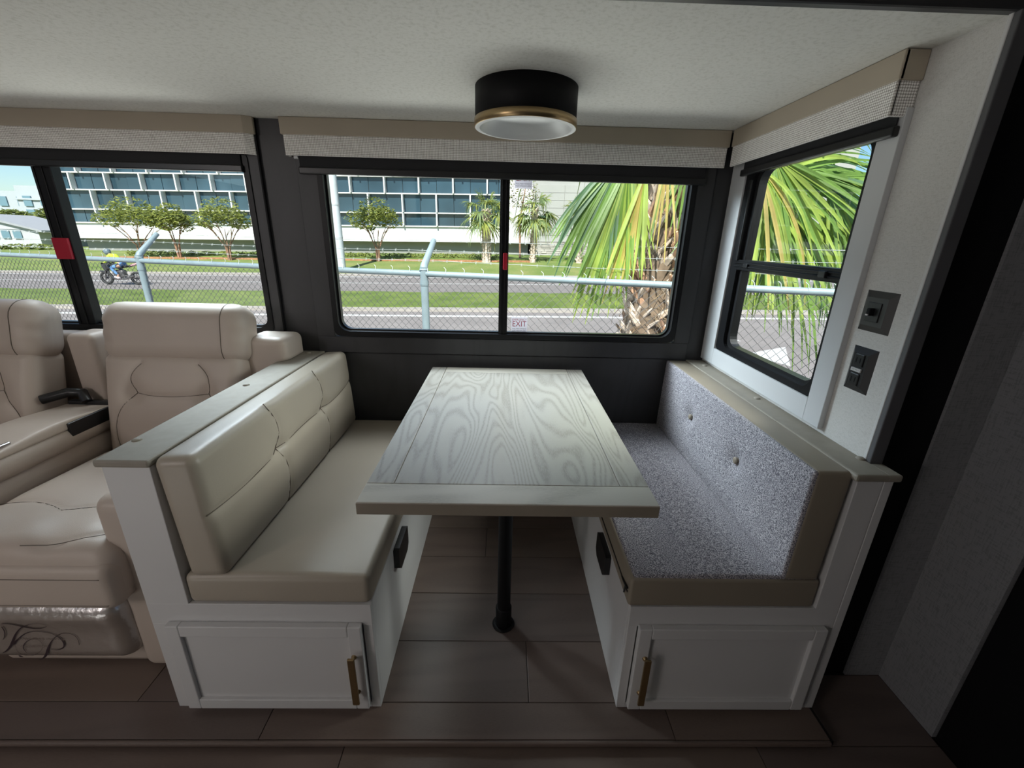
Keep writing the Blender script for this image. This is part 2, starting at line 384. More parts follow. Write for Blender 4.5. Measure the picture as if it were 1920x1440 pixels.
# ------------------------------------------------------------------ room shell
WIN = (-.90, .92, -.515, .36)      # hole in the back wall, middle window
WINL = (-3.05, -1.225, -.505, .36)
mb = MB(); holed(mb, 'y', None, WY, WY+.06, (XL-.06, XR+.04, FZ-.03, CZ+.05), [WIN, WINL])
wb = st(mb.build('wall_back', DARKW))
# boards of the dark wall: casing boards round the windows stand proud
bx('casing_board', DARKW, wb, -.985, .99, WY-.012, WY, -.598, -.512, bev=.002)
bx('casing_board', DARKW, wb, -.985, -.893, WY-.012, WY, -.512, CZ, bev=.002)
bx('casing_board', DARKW, wb, .915, .995, WY-.012, WY, -.512, CZ, bev=.002)
bx('casing_board', DARKW, wb, -1.232, -1.155, WY-.012, WY, -.70, CZ, bev=.002)
bx('seam_strip', BLACK, wb, -1.158, -1.150, WY-.016, WY, -.75, CZ, bev=.001)
bx('lower_panel', DARKW, wb, XL, XR, WY-.006, WY, FZ, -.603, bev=.001)
# ceiling of the slide-out
st(bx('ceiling', CEILM, None, XL, XR+.03, 1.125, WY+.06, CZ, CZ+.05, bev=0))
t1 = st(bx('trim_1', mat('dark_grey_trim', (.045, .045, .047), .4), None, XL, XR+.04, 1.100, 1.128, CZ-.002, CZ+.022, bev=.006))
st(bx('trim_2', BLACK, None, XL, 1.60, 1.085, 1.118, CZ+.024, CZ+.30, bev=.004))
# right side wall of the slide-out with its window
WINR = (1.378, 2.075, -.495, .36)
mb = MB(); holed(mb, 'x', None, XR, XR+.035, (1.112, WY+.06, FZ, CZ+.05), [WINR]); wr = st(mb.build('wall_right', WALLP))
bx('edge_strip', mat('grey_edge_strip', (.10, .10, .105), .5), wr, XR-.002, XR+.037, 1.095, 1.113, FZ, CZ, bev=.003)
bx('edge_bead', PAINT, wr, XR-.004, XR+.004, 1.110, 1.120, FZ, CZ, bev=.002)
# left end wall, rear part of the room behind the camera
st(bx('wall_left', GREYW, None, XL-.06, XL, -1.5, WY, FZ-.03, CZ+.05, bev=0))
st(bx('wall_front', GREYW, None, XL, 2.4, -1.56, -1.5, FZ-.03, .9, bev=0))
st(bx('ceiling', CEILM, None, XL, 2.4, -1.5, 1.12, .80, .86, bev=0))
# black jamb and grey corner walls right of the slide-out
st(bx('trim_3', BLACK, None, XR+.045, 1.365, 1.19, 1.26, FZ-.05, .80, bev=0))
mb = MB(); mb.box(1.355, 1.50, 1.18, 1.30, FZ-.03, .80); mb.box(1.49, 2.4, .962, 1.30, FZ-.03, .80)
st(mb.build('wall_corner', GREYW))
st(bx('trim_4', mat('outer_wall_skin', (.3, .3, .3), .6), None, 1.36, 3.4, 1.30, 1.36, FZ-.6, 1.0, bev=0))
cab = bx('tall_black_cabinet', BLACK, None, 1.497, 2.1, -.6, .958, FZ-.03, .79, bev=.004)
cab['label'] = 'tall matte black cabinet at the right edge beyond the grey corner wall'; cab['category'] = 'cabinet'
st(bx('trim_5', mat('outer_roof_skin', (.45, .45, .45), .6), None, XL-.1, 3.4, -1.6, 1.14, .87, .92, bev=0))

# ------------------------------------------------------------------ floors: planks laid one by one
FB = mat('floor_underlay', (.02, .018, .016), .9)
fl = st(bx('floor', FB, None, XL, XR+.03, .932, WY, FZ-.028, FZ-.004, bev=0))
rows = [(.934, 1.052, -.769), (1.052, 1.293, .112), (1.293, 1.538, -.55), (1.538, 1.775, .45), (1.775, 2.003, -.075), (2.003, 2.23, .6)]
def lay(parent, rows, x0, x1, zt, L=1.36, gap=.0012):
    k = 0
    for y0, y1, j in rows:
        xs = [j+i*L for i in range(-6, 7)]; xs = [x0]+[x for x in xs if x0+.03 < x < x1-.03]+[x1]
        for a, b in zip(xs, xs[1:]):
            k += 1; MB().box(a+gap, b-gap, y0+gap, y1-gap, zt-.006, zt, bev=.0012).build('plank', PLANKS[(k*7+int(y0*10)) % 3], parent)
lay(fl, rows, XL, XR+.02, FZ)
bx('step_edge', PLANKS[0], fl, XL, XR+.02, .922, .9345, FZ-.018, FZ, bev=.005)
fm = st(bx('floor', FB, None, XL, 2.4, -1.5, 1.28, FZ-.06, FZ-.036, bev=0))
rows2 = [(.934-.24*(i+1), .934-.24*i, (-.495, .2, -1.0, -.2)[i % 4]) for i in range(6)]+[(.934, 1.18, -.3)]
lay(fm, rows2, XL, 1.49, FZ-.030)

# ------------------------------------------------------------------ windows
def win(name, x0, x1, z0, z1, mul, mw, latch):
    w = st(thing(name, ((x0+x1)/2, WY, z0), None))
    mb = MB(); ring(mb, 'y', (x0, x1, z0, z1), (x0+.026, x1-.026, z0+.026, z1-.026), WY-.018, WY+.05, .035, .055)
    mb.build('frame', BLKMET, w)
    mb = MB(); ring(mb, 'y', (x0+.018, x1-.018, z0+.018, z1-.018), (x0+.034, x1-.034, z0+.034, z1-.034), WY+.012, WY+.04, .05, .05); mb.build('gasket', BLKPL, w)
    f = MB().box(mul-mw/2, mul+mw/2, WY-.008, WY+.045, z0+.02, z1-.02, bev=.003).box(mul-mw/2+.008, mul-mw/2+.016, WY-.013, WY, z0+.02, z1-.02, bev=.002).box(mul+.004, mul+.010, WY-.013, WY, z0+.02, z1-.02, bev=.002).build('mullion', BLKMET, w)
    for a, b, y in ((x0+.02, mul, WY+.022), (mul, x1-.02, WY+.034)):
        MB().box(a, b, y, y+.004, z0+.02, z1-.02).build('pane', GLASSM, w)
    return w, f
w1, f1 = win('window_1', -.893, .912, -.508, .352, -.008, .046, True)
bx('latch', REDP, f1, -.012, .010, WY-.022, WY-.008, -.150, -.068, bev=.004)
w2, f2 = win('window_2', -3.03, -1.205, -.500, .352, -2.172, .088, True)
bx('latch', REDP, f2, -2.212, -2.135, WY-.020, WY-.006, -.150, -.050, bev=.003, label='red latch tape on the thick bar')
# emergency exit decals on the glass
def decal(par, x0, x1, z0, z1, y, flip=False):
    d = bx('exit_decal', leaf('decal_silver', s2l((226, 220, 224)), .65), par, x0, x1, y-.0012, y, z0, z1, bev=0)
    cx = (x0+x1)/2; w_ = x1-x0; h_ = z1-z0; s = -1 if flip else 1
    def M(dz, y=y): return Matrix.Translation((cx, y-.002, (z0+z1)/2+dz*h_*s)) @ Matrix.Rotation(rad(90), 4, 'X') @ (Matrix.Rotation(rad(180), 4, 'Z') if flip else Matrix.Identity(4))
    text('EMERGENCY', .017, M(.33), leaf('decal_red', s2l((150, 20, 40)), .5), 'red_lettering', d, width=w_*.9)
    text('EXIT', .042, M(.05), leaf('decal_red', s2l((150, 20, 40)), .5), 'red_lettering', d, width=w_*.86)
    text('PULL RED HANDLE', .009, M(-.25), BLKPL, 'small_print', d, width=w_*.86)
    text('PUSH WINDOW OPEN', .009, M(-.37), BLKPL, 'small_print', d, width=w_*.86)
decal(w1, .038, .124, -.480, -.396, WY+.033)
decal(w1, .038, .124, .232, .316, WY+.033)

# side window
w3 = st(thing('window_3', (XR, (WINR[0]+WINR[1])/2, WINR[2])))
mb = MB()
y0, y1, z0, z1 = 1.300, 2.215, -.585, .36
for a in ((y0, y0+.078, z0, z1), (y1-.125, y1, z0, z1), (y0+.078, y1-.125, z0, z0+.082), (y0+.078, y1-.125, z1-.04, z1)):
    MB().box(XR-.020, XR, *a, bev=.002).build('casing', SIDEP, w3)
mb = MB(); ring(mb, 'x', (1.374, 2.092, -.505, .33), (1.396, 2.030, -.478, .31), XR-.012, XR+.045, .03, .05); mb.build('frame', BLKMET, w3)
mb = MB(); ring(mb, 'x', (1.380, 2.050, -.492, .325), (1.402, 2.006, -.462, .305), XR+.004, XR+.040, .04, .055); mb.build('gasket', BLKPL, w3)
mr = MB().box(XR-.012, XR+.04, 1.38, 2.055, -.112, -.066, bev=.004).box(XR-.018, XR-.010, 1.38, 2.055, -.083, -.077, bev=.002).box(XR-.018, XR-.010, 1.38, 2.055, -.097, -.092, bev=.002).build('meeting_rail', BLKMET, w3)
bx('latch', BLKPL, mr, XR-.026, XR-.012, 1.44, 1.475, -.100, -.076, bev=.003)
bx('latch', BLKPL, mr, XR-.022, XR-.012, 1.93, 1.965, -.098, -.080, bev=.003)
bx('slide_track', BLKPL, w3, XR-.020, XR-.010, 2.030, 2.050, -.07, .27, bev=.003)
MB().box(XR+.020, XR+.024, 1.385, 2.05, -.09, .32).build('pane', GLASSM, w3)
MB().box(XR+.030, XR+.034, 1.385, 2.05, -.49, -.09).build('pane', GLASSM, w3)

# ------------------------------------------------------------------ valances
v = thing('window_valance', (.0, 2.2, .335), 'taupe and linen box valance above the middle window', 'valance')
MB().box(-1.022, 1.020, 2.178, 2.196, .420, CZ-.001, bev=.003).box(-1.022, -1.008, 2.19, WY-.002, .420, CZ-.001).build('top_band', VALT, v)
mb = MB().box(-1.014, 1.014, 2.186, 2.197, .336, .422, bev=.003).box(-1.014, -1.002, 2.19, WY-.002, .336, .420); mb.build('linen_band', LINEN, v)
bx('bracket', SIDEP, v, -.985, -.965, 2.20, WY, .325, .345, bev=.002)
v = thing('window_valance', (-2.2, 2.2, .335), 'taupe and linen box valance above the left window, behind the sofa', 'valance')
MB().prism([(-3.1, 2.178), (-1.184, 2.178), (-1.150, 2.200), (-1.150, WY-.002), (-1.162, WY-.002), (-1.162, 2.207), (-1.190, 2.192), (-3.1, 2.192)], 'z', .420, CZ-.001).build('top_band', VALT, v)
MB().prism([(-3.1, 2.186), (-1.190, 2.186), (-1.158, 2.206), (-1.158, WY-.002), (-1.168, WY-.002), (-1.168, 2.211), (-1.194, 2.196), (-3.1, 2.196)], 'z', .336, .420).build('linen_band', LINEN, v)
v = thing('window_valance', (1.05, 1.75, .335), 'taupe and linen box valance above the right side window', 'valance')
MB().box(1.022, 1.036, 1.297, 2.17, .420, CZ-.001, bev=.003).box(1.024, XR-.001, 1.297, 1.310, .420, CZ-.001, bev=.003).build('top_band', VALT, v)
MB().box(1.026, 1.037, 1.303, 2.165, .338, .422, bev=.003).box(1.028, XR-.002, 1.303, 1.314, .338, .422, bev=.003).build('linen_band', LINEN, v)
def shade(label, x0, x1):
    s = thing('roller_shade', ((x0+x1)/2, 2.2, .27), label, 'shade')
    MB().box(x0, x1, 2.204, 2.2075, .285, .345).build('shade_cloth', SHADEM, s)
    b = MB().box(x0-.006, x1+.006, 2.196, 2.216, .262, .292, bev=.005).build('hem_bar', BLKPL, s)
    MB().tube([(x0+.02, 2.214, .350), (x1-.02, 2.214, .350)], .013, 12).build('roller', SHADEM, s)
shade('black roller shade drawn up over the middle window', -.962, .940)
shade('black roller shade drawn up over the left window, above the sofa', -3.06, -1.232)
s = thing('roller_shade', (1.06, 1.68, .29), 'black roller shade drawn up over the right side window', 'shade')
MB().box(1.062, 1.0655, 1.315, 2.10, .310, .350).build('shade_cloth', SHADEM, s)
MB().box(1.050, 1.071, 1.305, 2.105, .290, .318, bev=.005).build('hem_bar', BLKPL, s)

# ------------------------------------------------------------------ ceiling lamp
lx, ly, lr = .062, 1.712, .180
L = thing('ceiling_light', (lx, ly, .37), 'round black drum ceiling light with a brass rim and white dish', 'lamp')
MB().lathe((lx, ly), [(0, CZ), (lr*.985, CZ), (lr*.985, .392), (lr*.95, .390)], 72).build('drum', BLACK, L)
MB().lathe((lx, ly), [(lr*.98, .394), (lr, .393), (lr*1.0, .3685), (lr*.985, .3665)], 72).build('brass_ring', BRASS, L)
MB().lathe((lx, ly), [(lr*.985, .3668), (lr*.90, .3655), (lr*.895, .368)], 72).build('white_rim', PAINT, L)
MB().lathe((lx, ly), [(lr*.895, .3675), (lr*.87, .374), (lr*.72, .410), (0, .413)], 72).build('diffuser_dish', FROST, L)

# ------------------------------------------------------------------ switch and outlet plates
p = thing('light_switch', (XR, 1.22, -.232), 'square black toggle switch plate on the pale right wall', 'switch')
def plate(par, y0, y1, z0, z1, m_):
    x = XR; b = .018; d = .012
    vs = [(x, y0, z0), (x, y1, z0), (x, y1, z1), (x, y0, z1), (x-d, y0+b, z0+b), (x-d, y1-b, z0+b), (x-d, y1-b, z1-b), (x-d, y0+b, z1-b)]
    MB().add(vs, [(0, 1, 5, 4), (1, 2, 6, 5), (2, 3, 7, 6), (3, 0, 4, 7), (4, 5, 6, 7), (0, 3, 2, 1)]).build('plate', m_, par)
plate(p, 1.168, 1.278, -.236, -.118, PLATE)
bx('switch_body', BLKPL, p, XR-.015, XR-.010, 1.202, 1.248, -.205, -.150, bev=.001)
MB().box(XR-.030, XR-.012, 1.219, 1.231, -.188, -.166, bev=.003, M=None).build('toggle', BLACK, p)
bx('indicator', PAINT, p, XR-.032, XR-.029, 1.221, 1.229, -.187, -.183, bev=0, label='small white mark on the toggle')
p = thing('power_outlet', (XR, 1.225, -.42), 'tall black double power outlet below the toggle switch', 'outlet')
plate(p, 1.178, 1.268, -.420, -.284, BLKPL)
for zc in (-.322, -.382):
    f = bx('socket', BLKPL, p, XR-.016, XR-.010, 1.206, 1.240, zc-.019, zc+.019, bev=.003)
    for dy in (-.007, .007): bx('slot', BLACK, f, XR-.0168, XR-.0155, 1.223+dy-.001, 1.223+dy+.001, zc-.008, zc+.008, bev=0)
lb = bx('label_sticker', PAINT, p, XR-.0175, XR-.0125, 1.205, 1.240, -.357, -.347, bev=0, label='small white printed sticker')
text('GFCI PROT', .006, Matrix.Translation((XR-.0178, 1.2225, -.352)) @ Matrix.Rotation(rad(-90), 4, 'Z') @ Matrix.Rotation(rad(90), 4, 'X'), BLKPL, 'small_print', lb, width=.028)

# ------------------------------------------------------------------ dinette benches
def bench(side, label):
    """side -1 left bench, +1 right bench; geometry measured per bench"""
    S = side
    xi, xp, xo = (.402, .962, 1.092) if S < 0 else (.418, 1.012, XR-.001)      # inner face, post inner face, outer face
    def X(a, b): return (min(S*a, S*b), max(S*a, S*b))
    B = thing('dinette_bench', (S*.75, 1.6, FZ), label, 'bench')
    bt = FZ+.455
    MB().box(*X(xi, xo), 1.056, 2.222, FZ+.001, bt, bev=.002).build('base_box', PAINT, B)
    # face frame on the front
    f = MB(); f.box(*X(xi, xo), 1.036, 1.056, FZ+.375, bt, bev=.0015); f.box(*X(xi, xi+.03), 1.036, 1.056, FZ+.001, FZ+.376, bev=.0015)
    f.box(*X(xo-.06, xo), 1.036, 1.056, FZ+.001, FZ+.376, bev=.0015); f.box(*X(xi+.03, xo-.06), 1.036, 1.056, FZ+.001, FZ+.025, bev=.0015)
    f.build('face_frame', PAINT, B)
    # end panel rising to the ledge
    MB().box(*X(xp, xo), 1.036, 2.222, bt-.002, -.612, bev=.002).build('end_panel', PAINT, B)
    if S > 0: MB().box(XR+.001, 1.118, 1.036, 1.092, FZ+.001, -.612, bev=.002).build('end_post', PAINT, B)
    # shaker door
    dx0, dx1 = X(xi+.032, 1.040 if S < 0 else 1.060); z0, z1 = FZ+.022, FZ+.385; w = .042
    d = MB().box(dx0+w*.9, dx1-w*.9, 1.026, 1.034, z0+w*.9, z1-w*.9).build('door', PAINT, B)
    for nm, a in (('door_stile', (dx0, dx0+w, z0, z1)), ('door_stile', (dx1-w, dx1, z0, z1)), ('door_rail', (dx0+w, dx1-w, z1-w, z1)), ('door_rail', (dx0+w, dx1-w, z0, z0+w))):
        MB().box(a[0], a[1], 1.014, 1.036, a[2], a[3], bev=.003).build(nm, PAINT, d)
    hx = S*(xi+.062)
    h = MB().box(hx-.011, hx+.011, .984, .992, FZ+.083, FZ+.285, bev=.002)
    h.build('handle', BRASS, d)
    for zz in (FZ+.107, FZ+.262):
        MB().tube([(hx, .990, zz), (hx, 1.006, zz), (hx, 1.008, zz), (hx, 1.0145, zz)], [.005, .005, .007, .009], 12).build('handle_post', BRASS, d)
    # black vent/latch pad on the aisle side
    k = MB(); yb, zb = (1.385, -1.165) if S < 0 else (1.36, -1.165)
    oct_ = [(yb+dy*.075, zb-.005+dz*.052) for dy, dz in ((-1, -.6), (-.7, -1), (.7, -1), (1, -.6), (1, .9), (.85, 1), (-.85, 1), (-1, .9))]
    k.prism(oct_, 'x', S*(xi-.022), S*(xi-.0005)); k.build('grip_plate', BLKPL, B, label='black octagonal pad on the aisle side')
    # ledge
    lx0, lx1 = (-1.104, -.955) if S < 0 else (.992, 1.125)
    lg = MB()
    if S < 0: lg.box(lx0, lx1, 1.026, 2.218, -.614, -.592, bev=.006)
    else: lg.box(lx0, XR-.001, 1.020, 2.218, -.622, -.600, bev=.006); lg.box(XR-.01, lx1, 1.020, 1.092, -.622, -.600, bev=.006)
    lg.build('ledge', LEDGE, B)
    for (x, y) in (((-1.082, 1.150), (-1.048, 1.650), (-1.022, 2.165)) if S < 0 else ((1.078, 1.118), (1.050, 1.625), (1.045, 2.100))):
        zt = -.592 if S < 0 else -.600
        MB().lathe((x, y), [(0, zt+.006), (.009, zt+.005), (.0125, zt+.002), (.013, zt-.001)], 16).build('screw_cap', LEDGE, B)
    # cushions
    zt = -.985; ct, cb = zt, bt+.001
    if S < 0:
        cm = VINYL; x0, x1 = -.958, -.398
        def D(P, n): 
            k = max(0, n.z); return Vector((0, 0, k*(.006*max(0, 1-(P.x/.28)**2)-.001)))
        MB().rbox(((x0+x1)/2, 1.622, (ct+cb)/2), (x1-x0, 1.176, ct-cb), .022, (10, 16, 3), disp=D).build('seat_cushion', cm, B)
        seams = [[(-.60, -.005), (-.2, -.012), (0, -.0), (.2, -.012), (.60, .0)]]
        # back cushion: y local along length, z local up
        yc, L_, hh = 1.617, 1.175, .405
        ty = [1.418-yc, 1.816-yc]; tz = -.758-(-.788)
        seams = [arc((-L_/2, tz-.012), (ty[0], tz), -.008)+arc((ty[0], tz), (ty[1], tz), .008)[1:]+arc((ty[1], tz), (L_/2, tz+.010), -.008)[1:]]
        for y in ty:
            seams.append(arc((y, tz), (y-.015, hh/2+.01), -.030)); seams.append(arc((y, tz), (y+.00, -hh/2), .030))
        DD = tuft(0, 1, seams, [(y, tz) for y in ty], .005, .007, .018, .035, .016, (.12, L_, hh))
        M = T(-.8850, yc, -.788, 0, rad(-3.0), 0)
        c = MB().rbox(None, (.118, L_, hh), .028, (4, 96, 36), M=M, disp=DD).build('back_cushion', cm, B)
        seamtube('seam', 0, 1, seams, None, DD, M, SEAM, c, .0016, half=.059)
    else:
        x0, x1 = .408, 1.004; yc = 1.625; L_ = 1.174
        sc_ = MB().rbox(((x0+x1)/2, yc, (ct+cb)/2-.0015), (x1-x0, L_, ct-cb-.003), .010, (6, 10, 3)).build('seat_cushion', TAUPE, B)
        def D(P, n): 
            k = max(0, n.z); return Vector((0, 0, k*.006*max(0, 1-(P.x/.28)**2)))
        MB().rbox(((x0+x1)/2+.004, yc+.004, ct-.012), (x1-x0-.010, L_-.006, .030), .012, (16, 24, 2), disp=D).build('fabric_top', SPECK, sc_)
        # zipper along the aisle edge
        zp = MB().box(x0-.002, x0+.003, 1.055, 2.15, cb+.040, cb+.046); 
        zp.tube([(x0-.001, 1.12, cb+.043), (x0-.004, 1.085, cb+.052), (x0-.004, 1.052, cb+.060)], .0035, 6).tube([(x0-.004, 1.07, cb+.055), (x0-.008, 1.066, cb+.030)], .003, 6)
        zp.build('zipper', BLKPL, sc_, label='black zipper with its pull')
        hh = .385; yt = [1.817-yc, 1.404-yc]; tz = .025
        DD = tuft(0, -1, None, [(y, tz) for y in yt], .0, .01, .020, .042, .014, (.12, L_, hh))
        M = T(.942, yc, -.795, 0, rad(1.2), 0)
        c = MB().rbox(None, (.112, L_, hh), .014, (4, 12, 8), M=M).build('back_cushion', TAUPE, B)
        MB().rbox(None, (.020, L_-.004, hh-.006), .009, (2, 90, 34), M=M @ T(-.051, 0, .001), disp=DD).build('fabric_front', SPECK, c)
        for y in yt:
            P = M @ Vector((-.060, y, tz)); g = MB(); g.lathe((0, 0), [(0, .010), (.008, .0095), (.0125, .007), (.0135, .003), (.010, -.002)], 16)
            g.v = [tuple(P+Matrix.Rotation(rad(-90), 3, 'Y') @ Vector(q)) for q in g.v]; g.build('button', TAUPE, c)
    return B
bench(-1, 'left dinette bench with smooth greige vinyl cushions and a white cabinet base')
bench(1, 'right dinette bench with speckled grey fabric cushions and two buttons')

# ------------------------------------------------------------------ table
TB = thing('dinette_table', (.02, 1.55, FZ), 'pale oak dinette table on one black pedestal between the benches', 'table')
zt = -.655; zb = -.692; x0, x1, y0, y1 = -.376, .418, .944, 2.168
g = .0011
MB().box(-.300+g, .336-g, 1.036+g, 2.085-g, zb+.002, zt, bev=.0012).build('centre_panel', TABLEW, TB)
MB().box(x0, -.300-g, 1.036+g, y1, zb+.002, zt, bev=.0016).build('side_board', TABLEW, TB)
MB().box(.336+g, x1, 1.036+g, y1, zb+.002, zt, bev=.0016).build('side_board', TABLEW, TB)
MB().box(x0, x1, y0, 1.036-g, zb+.002, zt, bev=.0016).build('end_board', TABLEX, TB)
MB().box(-.300+g, .336-g, 2.085+g, y1, zb+.002, zt, bev=.0016).build('end_board', TABLEX, TB)
MB().box(x0-.001, x1+.001, y0-.001, y1+.001, zb, zt-.003, bev=.002).build('edge_band', TABLEE, TB)
px, py = .020, 1.375
MB().tube([(px, py, FZ+.09), (px, py, zb)], .0275, 32).build('pedestal', BLACK, TB)
MB().lathe((px, py), [(.0, FZ+.004), (.030, FZ+.004), (.033, FZ+.012), (.033, FZ+.095), (.029, FZ+.100), (.0275, FZ+.100)], 32).build('foot_sleeve', BLACK, TB)
MB().lathe((px, py), [(.028, zb-.04), (.07, zb-.012), (.085, zb-.001), (0, zb-.001)], 32).build('top_plate', BLACK, TB)
MB().lathe((px, py), [(0, FZ+.0005), (.045, FZ+.0005), (.047, FZ+.004), (.033, FZ+.006), (0, FZ+.006)], 32).build('floor_socket', BLACK, TB)

# ------------------------------------------------------------------ reclining sofa
SF = thing('recliner_sofa', (-1.95, 1.7, FZ), 'beige leather reclining sofa with a cup holder console and script monogram', 'sofa')
def recliner(cx):
    w = .66
    # seat
    def DS(P, n):
        k = max(0, n.z); return Vector((0, 0, k*(.02*max(0, 1-(P.x/.33)**2)+.012*math.exp(-((P.y+.28)/.1)**2)+.004*math.sin(P.x*34+P.y*17)*math.exp(-((P.y+.30)/.12)**2))))
    M = T(cx, 1.47, -1.080, rad(-2), 0, 0)
    sp_ = lambda p: p
    seams = [arc((-.33, -.10), (-.02, -.16), .03)+arc((-.02, -.16), (.33, -.12), .02)[1:], arc((.33, -.20), (.05, -.36), .04)]
    DS2 = lambda P, n: DS(P, n)+tuft(2, 1, seams, [], .006, .009)(P, n)
    s_ = MB().rbox(None, (w, .76, .20), .055, (48, 56, 5), M=M, disp=DS2).build('seat', LEATH, SF)
    seamtube('seam', 2, 1, seams, None, DS2, M, SEAM, s_, .0013, half=.10)
    fr = MB().rbox((cx, 1.125, -1.090), (w-.01, .10, .175), .035, (30, 4, 6)).build('seat_front_roll', LEATH, SF)
    MB().tube([(cx-w/2+.03, 1.0745, -1.045), (cx+w/2-.03, 1.0745, -1.045)], .0013, 5).build('seam', SEAM, fr)
    MB().tube([(cx-w/2+.03, 1.0765, -1.150), (cx+w/2-.03, 1.0765, -1.150)], .0013, 5).build('seam', SEAM, fr)
    # footrest with film and monogram
    def DF(P, n):
        k = max(0, -n.y); return Vector((0, -k*.012*math.exp(-((P.z-.08)/.05)**2), 0))
    ft = MB().rbox((cx-.02, 1.185, -1.315), (w-.06, .14, .275), .062, (60, 3, 26), disp=DF).build('footrest', LEATH, SF)
    MB().rbox((cx-.02, 1.184, -1.3145), (w-.056, .1425, .278), .062, (60, 3, 26), disp=DF).build('plastic_film', FILM, ft, label='clear shiny plastic film')
    # lower base
    MB().box(cx-w/2+.05, cx+w/2-.06, 1.19, 1.9, FZ+.012, -1.18, bev=.02).build('base', LEATH, SF)
    # back
    MBk = T(cx, 1.955, -.83, rad(-13), 0, 0)
    tq = [(-.165, .085), (.165, .085)]
    seams = [arc(tq[0], tq[1], -.012), arc(tq[0], (-.13, .225), .03), arc(tq[1], (.13, .225), -.03),
             arc(tq[0], (-.245, -.20), -.05), arc(tq[1], (.245, -.20), .05)]
    DB = tuft(1, -1, seams, tq, .006, .009, .026, .045, .03, (w, .17, .56))
    b_ = MB().rbox(None, (w-.02, .17, .56), .05, (64, 4, 52), M=MBk, disp=DB).build('backrest', LEATH, SF)
    seamtube('seam', 1, -1, seams, None, DB, MBk, SEAM, b_, .0013, half=.085)
    # headrest pillow
    def DH(P, n):
        k = abs(P.x)/(w/2); return Vector((0, -.006*math.sin(P.z*90+P.x*14)*max(0, k-.72)*3*max(0, -n.y+.3*n.z), .004*math.sin(P.y*70+P.x*9)*max(0, k-.72)*3*max(0, n.z)))
    MH = T(cx+.01, 2.03, -.470, rad(-12), 0, 0)
    h_ = MB().rbox(None, (w+.01, .19, .29), .085, (56, 10, 16), M=MH, disp=DH).build('headrest', LEATH, SF)
    for sx in (1,):
        p = [MH @ Vector((sx*(w/2-.090), -.0106-.085*math.cos(rad(a)), zq+.085*math.sin(rad(a)))) for zq, aa in ((-.06, range(-75, 1, 15)), (.06, range(0, 121, 15))) for a in aa]
        MB().tube(p, .0018, 5).build('seam', SEAM, h_)
    return ft
ft = recliner(-1.555)
recliner(-2.50)
# frame back behind both seats, wing, outer arm, console
MB().rbox((-1.965, 2.165, -.93), (1.72, .10, .86), .03, (20, 3, 12)).build('rear_frame', LEATH, SF)
MB().rbox((-1.155, 2.10, -.66), (.21, .20, .36), .035, (10, 6, 24), disp=lambda P, n: Vector((min(0, .045-P.x) if P.z < .072 else 0, 0, 0))).build('side_wing', LEATH, SF)
MB().rbox((-2.03, 2.085, -.66), (.13, .16, .36), .03, (6, 6, 10)).build('centre_post', LEATH, SF)
MB().rbox((-1.205, 1.62, -1.165), (.185, .94, .72), .045, (5, 20, 14)).build('arm', LEATH, SF)
con = MB().rbox((-2.03, 1.62, -.90), (.255, .74, .10), .045, (8, 20, 4), M=T(-2.02, 1.62, -.885, rad(0), rad(0), 0)).build('console', LEATH, SF)
MB().rbox((-2.02, 1.60, -.985), (.25, .72, .15), .06, (8, 20, 6)).build('console_pad', LEATH, SF)
MB().rbox((-2.02, 1.62, -.826), (.235, .70, .035), .012, (8, 16, 3), disp=lambda P, n: Vector((0, 0, max(0, n.z)*.012*math.sin(P.y*9+1)))).build('console_lid', LEATH, SF)
c2 = MB().box(-1.907, -1.893, 1.72, 1.985, -.875, -.812, bev=.003).box(-2.12, -1.90, 1.955, 1.985, -.85, -.800, bev=.004); c2.build('console_bracket', BLKPL, SF)
MB().lathe((-2.02, 1.40), [(.052, -.806), (.052, -.800), (.046, -.798), (.044, -.806), (.042, -.85), (0, -.85)], 32).build('cup_holder', mat('steel', (.6, .6, .62), .25, metal=1), SF)
MB().box(-2.10, -1.925, 1.30, 1.50, -.812, -.801, bev=.004).build('cup_holder_plate', BLKPL, SF)
MB().box(-1.933, -1.918, 1.28, 1.52, -.812, -.798, bev=.003).build('chrome_edge', mat('steel', (.6, .6, .62), .25, metal=1), SF)
MB().tube([(-2.18, 1.90, -.775), (-2.10, 1.96, -.755), (-2.05, 1.97, -.760), (-2.02, 1.95, -.80)], .022, 8).build('lamp_stalk', BLKPL, SF)
